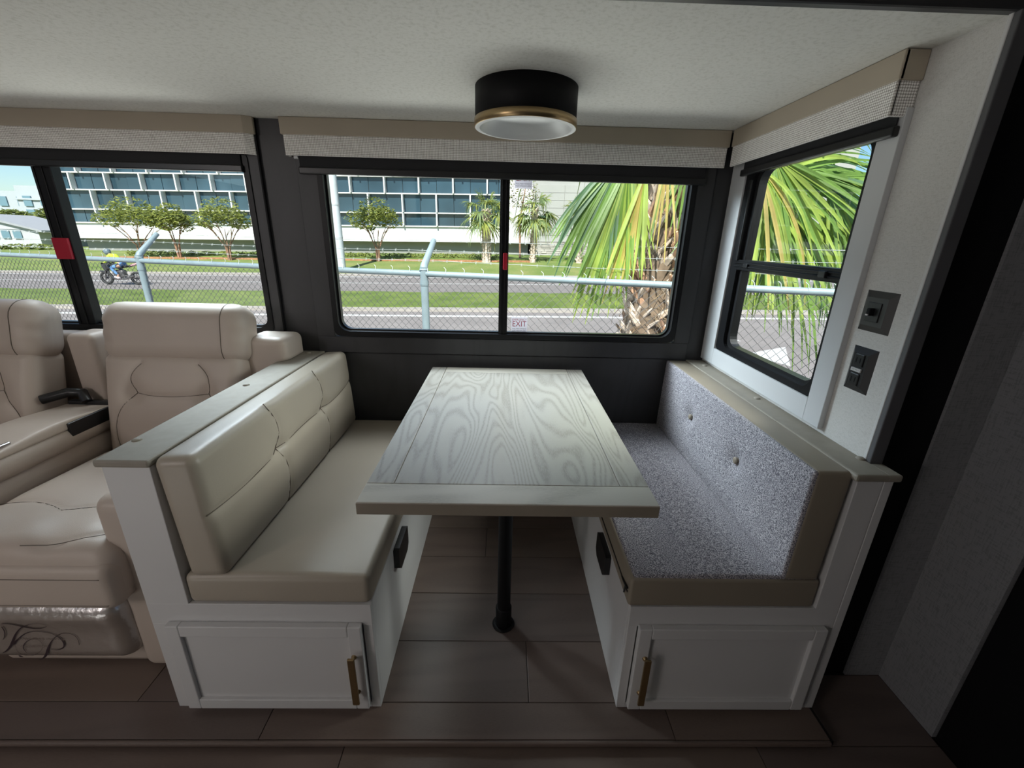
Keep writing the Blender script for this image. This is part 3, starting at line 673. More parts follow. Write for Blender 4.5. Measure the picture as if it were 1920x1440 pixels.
# monogram: strokes in pixels of the print, laid on the footrest front
def pxy(u, v): U, V = u/11.08, v/11.08-70; return (-1.686+.00177*U-.00087*V, -1.327-.0024*V)
strokes = [
 ([(0, 455), (120, 448), (260, 470), (400, 512), (560, 555), (700, 572), (820, 560), (900, 530), (925, 510), (905, 480), (830, 450), (720, 445), (600, 460), (500, 500), (400, 550), (320, 620), (260, 700), (215, 790), (180, 890), (130, 990), (60, 1070), (-20, 1115)],
  [8, 12, 16, 20, 20, 16, 10, 5, 4, 4, 4, 4, 6, 9, 14, 20, 26, 34, 46, 38, 22, 6]),
 ([(200, 930), (290, 830), (400, 730), (520, 670), (660, 645), (820, 652), (980, 685), (1120, 750), (1220, 830), (1275, 920), (1260, 990), (1190, 1030), (1100, 1045), (990, 1025)],
  [44, 26, 14, 10, 8, 8, 8, 10, 24, 32, 26, 14, 8, 4]),
 ([(1590, 940), (1570, 850), (1500, 750), (1400, 695), (1300, 680), (1190, 700), (1090, 760), (1010, 850), (960, 950), (930, 1050), (905, 1150), (850, 1220), (765, 1262)],
  [8, 8, 8, 8, 8, 8, 12, 18, 28, 44, 48, 30, 4]),
 ([(500, 1110), (440, 1050), (415, 985), (450, 900), (530, 840), (640, 810), (740, 840), (810, 920), (810, 1020), (750, 1100), (640, 1160), (500, 1168), (380, 1140), (290, 1070), (245, 970), (240, 880)],
  [3, 12, 20, 14, 8, 6, 5, 4, 4, 5, 6, 6, 5, 4, 4, 4]),
 ([(320, 1165), (360, 1185), (420, 1200)], [6, 30, 6]),
 ([(0, 530), (30, 650), (20, 760), (-20, 840)], [20, 18, 16, 4])]
def zy(z): q = z+1.315; return 1.185-.0715-.012*math.exp(-((q-.08)/.05)**2)-(.0 if q < .07 else 0)
def ribbon(mb, pts, ws):
    vs = []
    # catmull resample
    P = []; Wd = []
    for i in range(len(pts)-1):
        p0 = pts[max(i-1, 0)]; p1 = pts[i]; p2 = pts[i+1]; p3 = pts[min(i+2, len(pts)-1)]
        for k in range(5):
            t_ = k/5
            P.append(tuple(.5*((2*p1[j])+(-p0[j]+p2[j])*t_+(2*p0[j]-5*p1[j]+4*p2[j]-p3[j])*t_*t_+(-p0[j]+3*p1[j]-3*p2[j]+p3[j])*t_**3) for j in (0, 1))); Wd.append(ws[i]*(1-t_)+ws[i+1]*t_)
    P.append(pts[-1]); Wd.append(ws[-1])
    for i, p in enumerate(P):
        a = P[max(i-1, 0)]; b = P[min(i+1, len(P)-1)]; dx, dy = b[0]-a[0], b[1]-a[1]; l = math.hypot(dx, dy) or 1
        for s in (-1, 1):
            x, z = pxy(p[0]-dy/l*s*Wd[i]*.62, p[1]+dx/l*s*Wd[i]*.62); vs.append((x, zy(z)-.0022, z))
    mb.add(vs, [(2*i, 2*i+1, 2*i+3, 2*i+2) for i in range(len(P)-1)])
mb = MB()
for s_, w_ in strokes: ribbon(mb, s_, w_)
mb.build('monogram', LETTER, ft, label='dark looping script initials')
for body, u, v_, wd_ in (('THOMAS PAYNE', 800, 820, .16), ('COLLECTION', 640, 980, .09)):
    x, z = pxy(u, v_); text(body, .012, Matrix.Translation((x, zy(z)-.0024, z)) @ Matrix.Rotation(rad(90), 4, 'X'), FAINT, 'faint_lettering', ft, width=wd_)
#PART3
# ------------------------------------------------------------------ outdoors (the ground slopes very slightly to the left)
TI = .014
def prof(y):
    P = [(-60, -2.45), (29.6, -2.45), (30.4, -2.36), (36, -1.80), (44.5, -1.62), (60, -1.5), (140, .2), (260, 1.0)]
    for (a, za), (b, zb_) in zip(P, P[1:]):
        if y <= b: return za+(zb_-za)*(y-a)/(b-a)
    return P[-1][1]
def gz(x, y): return prof(y)+TI*max(-70, min(70, x))
def strip(name, y0, y1, m_, dz, x0=-130, x1=90, nx=44, ny=2, thick=.12, parent=None, wob=0):
    mb = MB(); vs = []; ys = [y0+(y1-y0)*j/ny for j in range(ny+1)]
    for y in ys:
        for i in range(nx+1):
            x = x0+(x1-x0)*i/nx; yy = y
            if wob and y in (ys[0], ys[-1]): yy += wob*(noise.noise(Vector((x*1.7, y, 3)))+.5*noise.noise(Vector((x*6, y, 1))))
            vs.append((x, yy, gz(x, y)+dz))
    n = nx+1; fs = [(j*n+i, j*n+i+1, (j+1)*n+i+1, (j+1)*n+i) for j in range(ny) for i in range(nx)]
    k = len(vs); fr = vs[:n]; vs += [(x, y, z-thick) for x, y, z in fr]; fs += [(i, k+i, k+i+1, i+1) for i in range(nx)]
    mb.add(vs, fs); o = mb.build(name, m_, parent)
    if parent is None: st(o)
    return o
strip('ground_pavement', -14, 14.9, PAVE, 0, nx=60, ny=6)
strip('kerb', 14.9, 15.35, CONC, .09, wob=.0)
strip('grass_verge', 15.35, 19.6, GRASS, .12, nx=260, ny=2, wob=.25)
strip('kerb', 19.6, 19.85, CONC, .06)
rd = strip('asphalt_road', 19.85, 29.4, ROAD, -.03)
strip('road_line', 24.7, 24.85, WPAINT, -.025, parent=rd, thick=.004)
strip('road_line', 28.6, 28.8, WPAINT, -.025, parent=rd, thick=.004)
strip('kerb', 29.4, 29.9, CONC, .05)
strip('lawn', 29.9, 120, LAWN, .03, nx=120, ny=24, wob=0)
strip('grass_bank', 37.5, 44.6, GRASS, .10, -30, 90, nx=200, ny=5, wob=.2)
strip('mulch_bed', 36.0, 37.0, MULCH, .06, -34, 2, nx=120, ny=2, wob=.35)
# painted turn arrow on the near pavement
ar = MB(); ax_, ay_ = 5.45, 8.55
P = [(5.0, 8.35), (6.05, 9.55), (6.15, 8.0), (5.82, 8.28), (5.25, 7.45), (4.9, 7.7), (5.42, 8.42)]
P = [(5.53, 9.33), (6.89, 10.02), (5.95, 8.36), (5.81, 8.72), (5.10, 7.86), (4.90, 8.22), (5.62, 8.98)]
k = len(P); ar.add([(x, y, gz(x, y)+.012) for x, y in P]+[(x, y, gz(x, y)-.01) for x, y in P], [tuple(range(k))]+[(i, i+k, (i+1) % k+k, (i+1) % k) for i in range(k)])
o = ar.build('pavement_arrow', WPAINT); o['label'] = 'white arrow painted on the pavement seen low through the right window'; o['category'] = 'road marking'
strip('pavement_line', 13.9, 14.15, WPAINT, .008, thick=.006, parent=None)
strip('pavement_line', 10.66, 10.76, WPAINT, .008, 5.6, 6.12, nx=4, thick=.006)

# ------------------------------------------------------------------ curtain-glass office building
YB = 45.0; XA, XE = -42.6, .4
bd = thing('office_building', (-20, YB, -1.7), 'long white office building with staggered bands of dark glass', 'building')
def bz(z, x): return z+TI*x
def bbox(name, m_, par, x0, x1, y0, y1, z0, z1, **p):
    mb = MB(); mb.box(x0, x1, y0, y1, z0, z1); mb.v = [(x, y, z+TI*x) for x, y, z in mb.v]; return mb.build(name, m_, par, **p)
lv = [1.05, 2.27, 4.0, 5.50, 7.2, 8.7]
bbox('wall', BGREY, bd, XA+.2, 2.3, YB+.9, YB+9, -2.6, -.35)
bbox('white_band', BWHITE, bd, XA, 2.55, YB, YB+8.8, -.40, 1.0)
bbox('wall', BWHITE, bd, .25, 2.55, YB+.02, YB+8.8, 1.0, 8.9)
bbox('end_wall', BWHITE, bd, XA-1.0, XA, YB-.05, YB+8.8, 2.4, 9.0)
bbox('core', BGREY, bd, XA+.3, .3, YB+.35, YB+8.5, 1.0, 8.8)
cnt = 0
for r in range(5):
    off = -15.0 if r in (2, 4) else -13.36
    if r == 3: off = -14.2
    xs = []; x = off
    while x > XA: x -= 3.28
    xs = [XA]; x += 3.28
    while x < .2: xs.append(x); x += 3.28
    xs.append(.25)
    fin = .16
    for a, b in zip(xs, xs[1:]):
        bbox('mullion_fin', BWHITE, bd, a-.065, a+.065, YB-.42, YB+.3, lv[r]+.05, lv[r+1]-.05)
        mid = (a+b)/2
        for p, q in ((a+.09, mid-.02), (mid+.02, b-.09)):
            if q-p > .2: bbox('pane', BGLASS, bd, p, q, YB+.14+.02*((cnt*7) % 3), YB+.3, lv[r]+.08, lv[r+1]-.04); cnt += 1
for z in lv[:-1]: bbox('transom', BWHITE, bd, XA, .3, YB-.15, YB+.32, z-.05, z+.06)
# pale panel wing on the right with windows and a ledge-stone base
pw = thing('office_wing', (12, YB+1, -1.6), 'pale panelled office wing with stone base, behind the palm', 'building')
WX0, WX1 = 2.58, 34.0; YW = YB+.4
bbox('wall', BCREAM, pw, WX0, WX1, YW+.10, YW+9, -2.0, 11)
wins = [(3.15, 4.42), (7.1, 9.7), (12.8, 15.4), (18.4, 21.0), (24, 26.6)]
zl = [-.28, .35, .98, 1.62, 2.25, 2.9, 3.6, 4.3, 5.0]
xl = [WX0, 5.7, 8.9, 12.1, 15.3, 18.5, 21.7, 24.9, 28.1]
for i in range(len(zl)-1):
    for a, b in zip(xl, xl[1:]):
        if i in (2, 3):
            segs = [(a, b)]
            for w0, w1_ in wins:
                ns = []
                for p, q in segs:
                    if w1_ <= p or w0 >= q: ns.append((p, q)); continue
                    if w0 > p: ns.append((p, w0))
                    if w1_ < q: ns.append((w1_, q))
                segs = ns
        else: segs = [(a, b)]
        for p, q in segs:
            if q-p > .1: bbox('wall_panel', BCREAM, pw, p+.02, q-.02, YW, YW+.10, zl[i]+.015, zl[i+1]-.015)
for w0, w1_ in wins:
    f = bbox('window_frame', BWHITE, pw, w0, w1_, YW+.02, YW+.09, .98, 2.25)
    bbox('pane', BGLASST, f, w0+.08, w1_-.08, YW+.0, YW+.03, 1.06, 2.17)
R2 = random.Random(3); z = -1.75
while z < -.32:
    h = R2.uniform(.13, .22); x = 2.62
    while x < 17:
        w_ = R2.uniform(.5, 1.4); bbox('stone', STONEM, pw, x+.012, x+w_-.012, YW-.10-R2.uniform(0, .09), YW+.1, z+.012, min(z+h, -.3)-.012); x += w_
    z += h

# ------------------------------------------------------------------ far left: hotel, cottage, hedge trees
hb = thing('distant_hotel', (-88, 90, 0), 'pale distant hotel with rows of windows left of the glass building', 'building')
def box3(name, m_, par, a, **p): return MB().box(*a).build(name, m_, par, **p)
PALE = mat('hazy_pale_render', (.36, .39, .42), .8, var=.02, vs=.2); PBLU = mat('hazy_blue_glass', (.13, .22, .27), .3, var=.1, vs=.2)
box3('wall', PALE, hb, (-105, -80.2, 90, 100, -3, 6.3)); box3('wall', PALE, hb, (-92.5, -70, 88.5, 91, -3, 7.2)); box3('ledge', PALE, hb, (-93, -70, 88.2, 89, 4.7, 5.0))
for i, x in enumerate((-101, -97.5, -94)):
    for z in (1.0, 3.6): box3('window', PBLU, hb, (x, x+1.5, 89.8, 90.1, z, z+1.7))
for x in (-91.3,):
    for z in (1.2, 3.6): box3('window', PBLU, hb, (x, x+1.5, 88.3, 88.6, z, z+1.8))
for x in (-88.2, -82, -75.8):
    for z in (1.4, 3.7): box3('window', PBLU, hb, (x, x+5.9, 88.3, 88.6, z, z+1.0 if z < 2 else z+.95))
ct_ = thing('cottage', (-60, 55, -1.5), 'small white cottage with a low gable roof at the far left', 'building')
cw = mat('cottage_white', (.42, .43, .44), .8); cr = mat('cottage_roof', (.30, .31, .33), .8)
box3('wall', cw, ct_, (-64, -53.2, 52, 58, -2.6, -.35))
MB().prism([(-66, -.05), (-59.6, 1.25), (-52.4, -.42), (-52.4, -.62), (-59.6, 1.0), (-66, -.25)], 'y', 51.6, 58.3).build('roof', cr, ct_)
MB().prism([(-65, -.36), (-59.6, .98), (-53.2, -.40)], 'y', 51.95, 52.2).build('gable', cw, ct_)
for x in (-58.6, -57.3, -56.0): box3('window', PBLU, ct_, (x, x+.9, 51.9, 52.05, -1.4, -.5))

def leaves(name, par, blobs, n, size, m_, seed, droop=0, flat=.5):
    """loose foliage: many small folded leaf sprays scattered through ellipsoid clumps"""
    r = random.Random(seed); mb = MB(); tot = sum(b[3]*b[4]*b[5] for b in blobs)
    for b in blobs:
        for _ in range(int(n*b[3]*b[4]*b[5]/tot)):
            while True:
                d = Vector((r.uniform(-1, 1), r.uniform(-1, 1), r.uniform(-1, 1)))
                if d.length < 1: break
            d = d.normalized()*(d.length**.6)
            p = Vector((b[0]+d.x*b[3], b[1]+d.y*b[4], b[2]+d.z*b[5])); s = size*r.uniform(.6, 1.3)
            a = r.uniform(0, 6.28); e = r.uniform(-.7, .7)
            u = Vector((math.cos(a), math.sin(a), e)).normalized()*s; v = Vector((-math.sin(a), math.cos(a), r.uniform(-.6, .6))).normalized()*s*.45; w_ = Vector((0, 0, s*.18))
            mb.add([p-u, p+v-w_*.5, p+u, p-v-w_*.5, p+w_], [(0, 1, 4), (1, 2, 4), (2, 3, 4), (3, 0, 4)], 1 if r.random() < .3 else 0)
    return mb.build(name, m_, par, kind='stuff')
def stems(par, x, y, z, fan, r0, m_, seed, n=5, name='stem'):
    r = random.Random(seed)
    for k in range(n):
        a = 6.28*k/n+r.uniform(-.4, .4); s = fan*r.uniform(.6, 1); h_ = r.uniform(2.2, 3.0)
        pts = [(x+.10*math.cos(a), y+.10*math.sin(a), z-.05), (x+.16*math.cos(a), y+.16*math.sin(a), z+1.0), (x+s*.55*math.cos(a), y+s*.55*math.sin(a), z+h_*.72), (x+s*math.cos(a), y+s*math.sin(a), z+h_)]
        mb = MB().tube(pts, [r0, r0*.85, r0*.6, r0*.3], 6)
        for q in range(2):
            b = a+r.uniform(-.9, .9); p = pts[2]; mb.tube([p, (p[0]+.6*math.cos(b), p[1]+.6*math.sin(b), p[2]+.6)], [r0*.45, r0*.2], 5)
        mb.build(name, m_, par)
def crape(px, py, h, w_, seed, label, group='small trees on the mulch beds'):
    z = gz(px, py); t_ = thing('crape_myrtle', (px, py, z), label, 'tree', group)
    stems(t_, px, py, z, w_*.30, .055, BARK, seed, 6)
    r = random.Random(seed); bl = []
    for k in range(9):
        a = 6.28*k/9; q = w_*.33*r.uniform(.5, 1.0); bl.append((px+q*math.cos(a), py+q*math.sin(a), z+h*r.uniform(.58, .74), w_*.20, w_*.2, h*.12))
    bl.append((px, py, z+h*.84, w_*.25, w_*.22, h*.13)); bl.append((px, py, z+h*.72, w_*.36, w_*.3, h*.10))
    leaves('foliage', t_, bl, 1700, .16, [TREEG, TREED], seed)
crape(-10.25, 35.8, 4.9, 4.6, 1, 'small olive-leaved tree before the glass building in the middle window')
crape(-29.4, 36.2, 4.7, 5.6, 2, 'leftmost of the three small trees in the left window')
crape(-26.6, 36.5, 4.3, 3.6, 3, 'middle of the three small trees in the left window')
crape(-22.0, 35.6, 4.8, 5.0, 4, 'rightmost of the three small trees in the left window')
for i, (x, y, z, w_, h, lab) in enumerate(((-60, 62, -1.0, 6.5, 3.6, 'dark bushy tree behind the cottage roof'), (-52.5, 58, -1.0, 5.5, 3.6, 'bushy tree just left of the thick window bar'), (-67, 63, -1, 5, 3.2, 'bushy tree at the left edge of the left window'), (-48, 57, -1.2, 4.5, 4.6, 'bushy tree hidden partly by the thick window bar'))):
    t_ = thing('bushy_tree', (x, y, z), lab, 'tree', 'bushy trees at the far left')
    MB().tube([(x, y, z-1), (x, y, z+h*.5)], [.25, .12], 7).build('trunk', BARK, t_)
    leaves('foliage', t_, [(x, y, z+h*.55, w_*.45, w_*.4, h*.42), (x+w_*.25, y, z+h*.4, w_*.3, w_*.3, h*.35), (x-w_*.28, y, z+h*.42, w_*.3, w_*.3, h*.35)], 1500, .38, [TREED, TREEG], 20+i)
bl = [(x, 46+.4*math.sin(x), gz(x, 44)+.25, 1.3, .5, .38) for x in range(-72, -44, 2)]
hg = leaves('hedge', None, bl, 1800, .22, [TREED, TREEG], 40); hg['label'] = 'low dark hedge running across the far left lawn'; hg['category'] = 'hedge'
bl = [(x*.7, 38.6+.2*math.sin(x*3), gz(x*.7, 38.6)+.22, .45, .3, .26) for x in range(-46, 0)]
hg = leaves('hedge', None, bl, 3400, .13, [TREEG, TREED], 41); hg['label'] = 'row of low green shrubs along the front of the glass building'; hg['category'] = 'hedge'
bt_ = thing('leafy_tree', (1.75, 39.5, -1.7), 'sparse brown-green tree behind the second far palm', 'tree')
MB().tube([(1.3, 39.5, -1.8), (1.2, 39.5, 1.5), (1.6, 39.5, 4.2)], [.1, .08, .04], 6).build('trunk', BARK, bt_)
leaves('foliage', bt_, [(1.3, 39.5, 3.9, 1.5, 1.1, 1.3), (.9, 39.5, 3.2, 1.0, .8, .8), (2.0, 39.4, 3.0, 1.0, .8, .8)], 650, .12, [mat('tree_leaf_brown', (.17, .13, .06), .6, var=.4, vs=2), TREEG], 42)

# palms ------------------------------------------------------------
def fan(mb, hub, axis, nrm, L_, spread, n, droop, width=.045, mi=(0, 1), r=None, seg=5, fold=.35, cup=.25):
    axis = Vector(axis).normalized(); nrm = Vector(nrm); nrm = (nrm-axis*nrm.dot(axis)).normalized(); side = axis.cross(nrm)
    hub = Vector(hub)
    for k in range(n):
        q = (k+.5)/n*2-1; a = q*spread/2+r.uniform(-.03, .03)
        d = (axis*math.cos(a)+side*math.sin(a)+nrm*(cup*(abs(q)**2)+r.uniform(-.05, .05))).normalized()
        l = L_*(1-.30*abs(q)**2)*r.uniform(.88, 1.08); bend = r.uniform(0, 1)
        dr = droop*r.uniform(.6, 1.4)+(droop*1.6 if bend > .75 else 0)
        sd = d.cross(nrm).normalized(); w0 = width*r.uniform(.8, 1.15); vs = []
        for i in range(seg+1):
            t_ = i/seg; p = hub+d*l*t_*(1-.25*dr*t_*t_); p.z -= l*dr*(t_**2.4)
            w_ = w0*(.35+1.0*min(1, t_*3.2))*(1-t_**2.5)**.8+.002
            tw = nrm*(w_*fold)
            vs += [p-sd*w_/1+tw, p, p+sd*w_/1+tw]
        fs = []
        for i in range(seg): fs += [(3*i, 3*i+1, 3*i+4, 3*i+3), (3*i+1, 3*i+2, 3*i+5, 3*i+4)]
        mb.add(vs, fs, mi[0] if r.random() < .6 else mi[1])
    return mb
def bootmesh(mb, p, out, tang, up, L_, w_, th, lean, slant):
    """one old leaf base: a tapering wedge that leaves the trunk slanting up and outward"""
    d = (up*math.cos(lean)+out*math.sin(lean)); d = (d*math.cos(slant)+tang*math.sin(slant)).normalized()
    s = d.cross(out).normalized(); n = s.cross(d).normalized()
    if n.dot(out) < 0: n = -n
    vs = []
    for t_, ww, tt in ((0, 1.0, .25), (.35, .62, 1), (.8, .42, .8), (1, .30, .35)):
        c = p+d*L_*t_
        for a, b in ((-1, 0), (-.55, 1), (.55, 1), (1, 0), (0, -.5)): vs.append(c+s*(w_*ww*a)+n*(th*tt*b))
    fs = [(i*5+k, i*5+(k+1) % 5, (i+1)*5+(k+1) % 5, (i+1)*5+k) for i in range(3) for k in range(5)]+[(15, 16, 17, 18, 19), (4, 3, 2, 1, 0)]
    mb.add(vs, fs)
def far_palm(px, py, h, r0, crown, seed, label):
    z = gz(px, py); t_ = thing('cabbage_palm', (px, py, z), label, 'palm', 'palms on the lawn across the road'); r = random.Random(seed)
    MB().tube([(px, py, z-.2), (px, py, z+.4), (px, py, z+h*.6), (px, py, z+h)], [r0*1.3, r0, r0*.95, r0*.8], 12).build('trunk', BOOT, t_)
    mb = MB(); k = 0; zz = z+.05
    while zz < z+h-.1:
        for j in range(5):
            a = 6.283*(j/5+.5*(k % 2)/5)+r.uniform(-.1, .1); o_ = Vector((math.cos(a), math.sin(a), 0)); tg = Vector((-math.sin(a), math.cos(a), 0))
            bootmesh(mb, Vector((px, py, zz))+o_*r0*.75, o_, tg, Vector((0, 0, 1)), .34, r0*.42, .05, .35, r.choice((-.6, .6)))
        zz += .16; k += 1
    mb.build('leaf_base', BOOT, t_, kind='stuff')
    for j in range(22):
        a = 6.283*j/22*2.4+r.uniform(-.2, .2); el = r.uniform(-.75, 1.15); pl = crown*.45
        d = Vector((math.cos(a)*math.cos(el), math.sin(a)*math.cos(el), math.sin(el))); c = Vector((px, py, z+h-.05)); hub = c+d*pl+Vector((0, 0, -.12*pl if el > 0 else -.25*pl))
        mb = MB().tube([c, c+d*pl*.5+Vector((0, 0, .02)), hub], [.03, .02, .015], 4)
        fan(mb, hub, d+Vector((0, 0, -.25)), Vector((0, 0, 1)) if abs(d.z) < .8 else Vector((1, 0, .2)), crown*.62, 3.6, 16, .35, .05, (0, 1), r, 3)
        mb.build('frond', [TREEP, TREEG], t_)
far_palm(-1.55, 36.0, 3.85, .32, 2.4, 51, 'leftmost far palm, left of the window mullion')
far_palm(2.25, 36.2, 4.0, .22, 2.2, 52, 'middle far palm, just right of the window mullion')
far_palm(6.0, 36.0, 3.75, .20, 2.0, 53, 'third far palm, half hidden by the big near palm fronds')

# big palm close behind the fence
NP = thing('large_cabbage_palm', (1.40, 4.05, gz(1.4, 4)), 'large cabbage palm with shaggy criss-cross boots right behind the fence', 'palm')
rp = random.Random(9); cx, cy = 1.42, 4.08; zb0 = gz(cx, cy)
ZT = .75
MB().tube([(cx-.03, cy, zb0-.2), (cx-.03, cy, -1.2), (cx, cy, -.3), (cx+.03, cy, ZT)], [.30, .235, .235, .20], 20).build('trunk_core', BOOTC, NP)
zz = -1.75; k = 0; nb = 0
variants = []
while zz < ZT-.12:
    for j in range(9):
        a = 6.283*(j/9+.5*(k % 2)/9)+rp.uniform(-.12, .12); o_ = Vector((math.cos(a), math.sin(a), 0)); tg = Vector((-math.sin(a), math.cos(a), 0))
        sgn = 1 if (j+k) % 2 else -1
        if o_.y > .75: continue
        p = Vector((cx, cy, zz+rp.uniform(-.03, .03)))+o_*.205
        big = 1+.25*max(0, (zz+.6)); mb = MB()
        bootmesh(mb, p, o_, tg, Vector((0, 0, 1)), rp.uniform(.24, .36)*big, rp.uniform(.036, .052), .024, rp.uniform(.20, .42), sgn*rp.uniform(.5, .85))
        if rp.random() < .5: bootmesh(mb, p+tg*.02, o_, tg, Vector((0, 0, 1)), rp.uniform(.16, .26)*big, .03, .018, rp.uniform(.25, .5), -sgn*rp.uniform(.3, .8))
        mb.build('leaf_base', BOOT2 if rp.random() < (.45 if zz > -.5 else .15) else BOOT, NP); nb += 1
    zz += .118; k += 1
# dry fibres
mb = MB()
for _ in range(260):
    a = rp.uniform(2.6, 6.8); zf = rp.uniform(-1.6, .7); o_ = Vector((math.cos(a), math.sin(a), 0)); p = Vector((cx, cy, zf))+o_*rp.uniform(.24, .30)
    q = p+Vector((rp.uniform(-.1, .1), rp.uniform(-.08, .02), rp.uniform(-.22, .10))); mb.tube([p, (p+q)/2+o_*.03, q], [.004, .003, .0015], 3, False)
mb.build('fibre', mat('palm_fibre', (.28, .20, .12), .9, var=.3, vs=10), NP, kind='stuff')
crown = Vector((cx+.02, cy-.02, .78))
def frond(hub, axis, nrm, L_, spread, n, droop, mats_, w_=.026, cup=.2, fold=.35, start=None):
    s0 = Vector(start) if start else crown+Vector((0, 0, rp.uniform(-.1, .25))); hub = Vector(hub)
    mid = (s0+hub)/2+Vector((0, 0, .14)); mb = MB().tube([s0, mid, hub], [.02, .014, .010], 6, mi=0)
    fan(mb, hub, axis, nrm, L_, spread, n, droop, w_, (0, 1), rp, 7, fold, cup)
    mb.build('frond', mats_, NP)
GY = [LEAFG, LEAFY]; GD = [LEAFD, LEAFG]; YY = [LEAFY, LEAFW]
# hanging curtains seen through the middle window
frond((.94, 3.60, .62), (-.22, -.05, -1), (0, -1, 0), 1.20, .60, 22, .05, GY, .015)
frond((.88, 3.70, .60), (-.45, -.1, -.85), (0, -1, .2), .90, .95, 22, .18, GD, .015)
frond((1.04, 3.50, .52), (-.20, .0, -1), (.1, -1, 0), .98, .42, 12, .04, YY, .013)
frond((1.0, 3.62, .50), (.12, 0, -1), (0, -1, 0), .80, .50, 10, .05, GY, .011)
frond((1.40, 3.60, .74), (.05, 0, -1), (0, -1, 0), .66, 1.1, 11, .1, GY, .010)
frond((1.20, 3.55, .70), (-.02, -.1, -1), (0, -1, .1), .78, .35, 6, .06, [LEAFW, LEAFG], .008)
# leaves opening to the right, seen through the side window
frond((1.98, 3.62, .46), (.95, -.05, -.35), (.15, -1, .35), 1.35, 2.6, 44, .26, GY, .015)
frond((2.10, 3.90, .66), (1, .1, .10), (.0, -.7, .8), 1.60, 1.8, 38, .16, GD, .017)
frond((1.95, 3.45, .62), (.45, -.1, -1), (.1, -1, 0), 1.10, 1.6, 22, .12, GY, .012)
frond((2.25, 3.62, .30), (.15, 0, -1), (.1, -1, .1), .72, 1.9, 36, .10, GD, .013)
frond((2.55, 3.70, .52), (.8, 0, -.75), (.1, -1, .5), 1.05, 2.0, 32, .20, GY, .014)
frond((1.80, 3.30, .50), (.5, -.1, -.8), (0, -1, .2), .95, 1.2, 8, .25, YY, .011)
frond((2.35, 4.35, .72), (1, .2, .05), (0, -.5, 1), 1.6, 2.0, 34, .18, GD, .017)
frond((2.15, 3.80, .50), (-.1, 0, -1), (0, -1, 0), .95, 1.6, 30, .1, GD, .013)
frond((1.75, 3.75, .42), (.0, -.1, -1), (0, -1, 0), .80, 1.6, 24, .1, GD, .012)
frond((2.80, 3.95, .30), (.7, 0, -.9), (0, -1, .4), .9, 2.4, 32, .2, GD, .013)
frond((2.95, 3.80, .62), (.5, 0, -.9), (0, -1, .2), 1.0, 1.2, 18, .15, GY, .012)
for a in range(9):
    q = 6.283*a/9+.3; d = Vector((math.cos(q), math.sin(q), .55))
    if d.y < .1: continue
    h_ = crown+d.normalized()*.8
    frond(tuple(h_), tuple(d+Vector((0, 0, -.5))), (0, 0, 1), 1.2, 2.4, 22, .4, GY, .026)
mb = MB()
for _ in range(60):
    p = crown+Vector((.75+rp.uniform(-.18, .35), -.35+rp.uniform(-.1, .1), -.02+rp.uniform(-.06, .08))); mb.tube([p, p+Vector((rp.uniform(-.02, .02), 0, .014))], [.009, .006], 5)
mb.build('flower_spray', mat('palm_flower', (.55, .42, .14), .8), NP, kind='stuff')

# ------------------------------------------------------------------ chain-link fence with barbed wire arms
FC, FM = 3.65, -.30
def fy(x): return FC+FM*x
FN = thing('chain_link_fence', (0, FC, gz(0, FC)), 'galvanised chain-link fence with barbed wire between the windows and the road', 'fence')
px_ = [-.715-3.25*i for i in (3, 2, 1, 0)]+[-.715+3.25, -.715+6.5]
def rz(x): return -.312+.004*(x+.7)
for x in px_:
    y = fy(x); zr = rz(x)
    MB().tube([(x, y, gz(x, y)-.1), (x, y, zr+.06)], .034, 16).build('post', GALV, FN)
    MB().tube([(x, y+.0, zr+.02), (x+.0, y+.02, zr+.07), (x+.055, y+.26, zr+.28)], [.042, .032, .024], 12).build('barb_arm', GALV, FN)
    MB().tube([(x, y, zr-.10), (x, y, zr-.06)], .038, 16).tube([(x-.001, y, zr-.09), (x-.001, y, zr-.088)], .040, 16).build('rail_clamp', GALV, FN)
MB().tube([(-10.7, fy(-10.7), rz(-10.7)), (6.5, fy(6.5), rz(6.5))], .026, 16).build('top_rail', GALV, FN)
mb = MB(); sp = .035; r_ = .0026
un = Vector((1, FM, 0)).normalized(); per = Vector((-un.y, un.x, 0)); n0 = int(16.5/sp/1)
x_start = -9.8; top = -.335; bot = -2.35; stepz = sp*.98
for i in range(n0):
    base = Vector((x_start, fy(x_start), 0))+un*(sp*i)
    if base.x > 5.2: break
    pts = []; kz = 0; z_ = top
    while z_ > bot:
        s = (i+kz) % 2
        pts.append(base+un*(sp*(s-.0))+per*(.004 if s else -.004)+Vector((0, 0, z_+TI*base.x*.5))); z_ -= stepz; kz += 1
    mb.tube(pts, r_, 3, False, smooth=False)
mb.build('chain_link_mesh', WIREM, FN, kind='stuff')
for k in range(3):
    o_ = (.08, .165, .25)[k]
    pts = [(x+.05*o_/.25, fy(x)+o_, rz(x)+.03+o_-.012*math.sin(math.pi*(((x+.715) % 3.25)/3.25))) for x in [-10.5+.5*i for i in range(34)]]
    mb = MB().tube(pts, .0022, 5)
    x = -9.5
    while x < 5.8:
        p = Vector((x+.05*o_/.25, fy(x)+o_, rz(x)+.03+o_-.012*math.sin(math.pi*(((x+.715) % 3.25)/3.25))))
        mb.tube([p+Vector((-.005, 0, .012)), p+Vector((.005, 0, -.012))], .0015, 3, smooth=False); mb.tube([p+Vector((.005, .008, .011)), p+Vector((-.005, -.008, -.011))], .0015, 3, smooth=False); x += .13
    mb.build('barbed_wire', WIREL, FN)
mb = MB(); x = -9.6
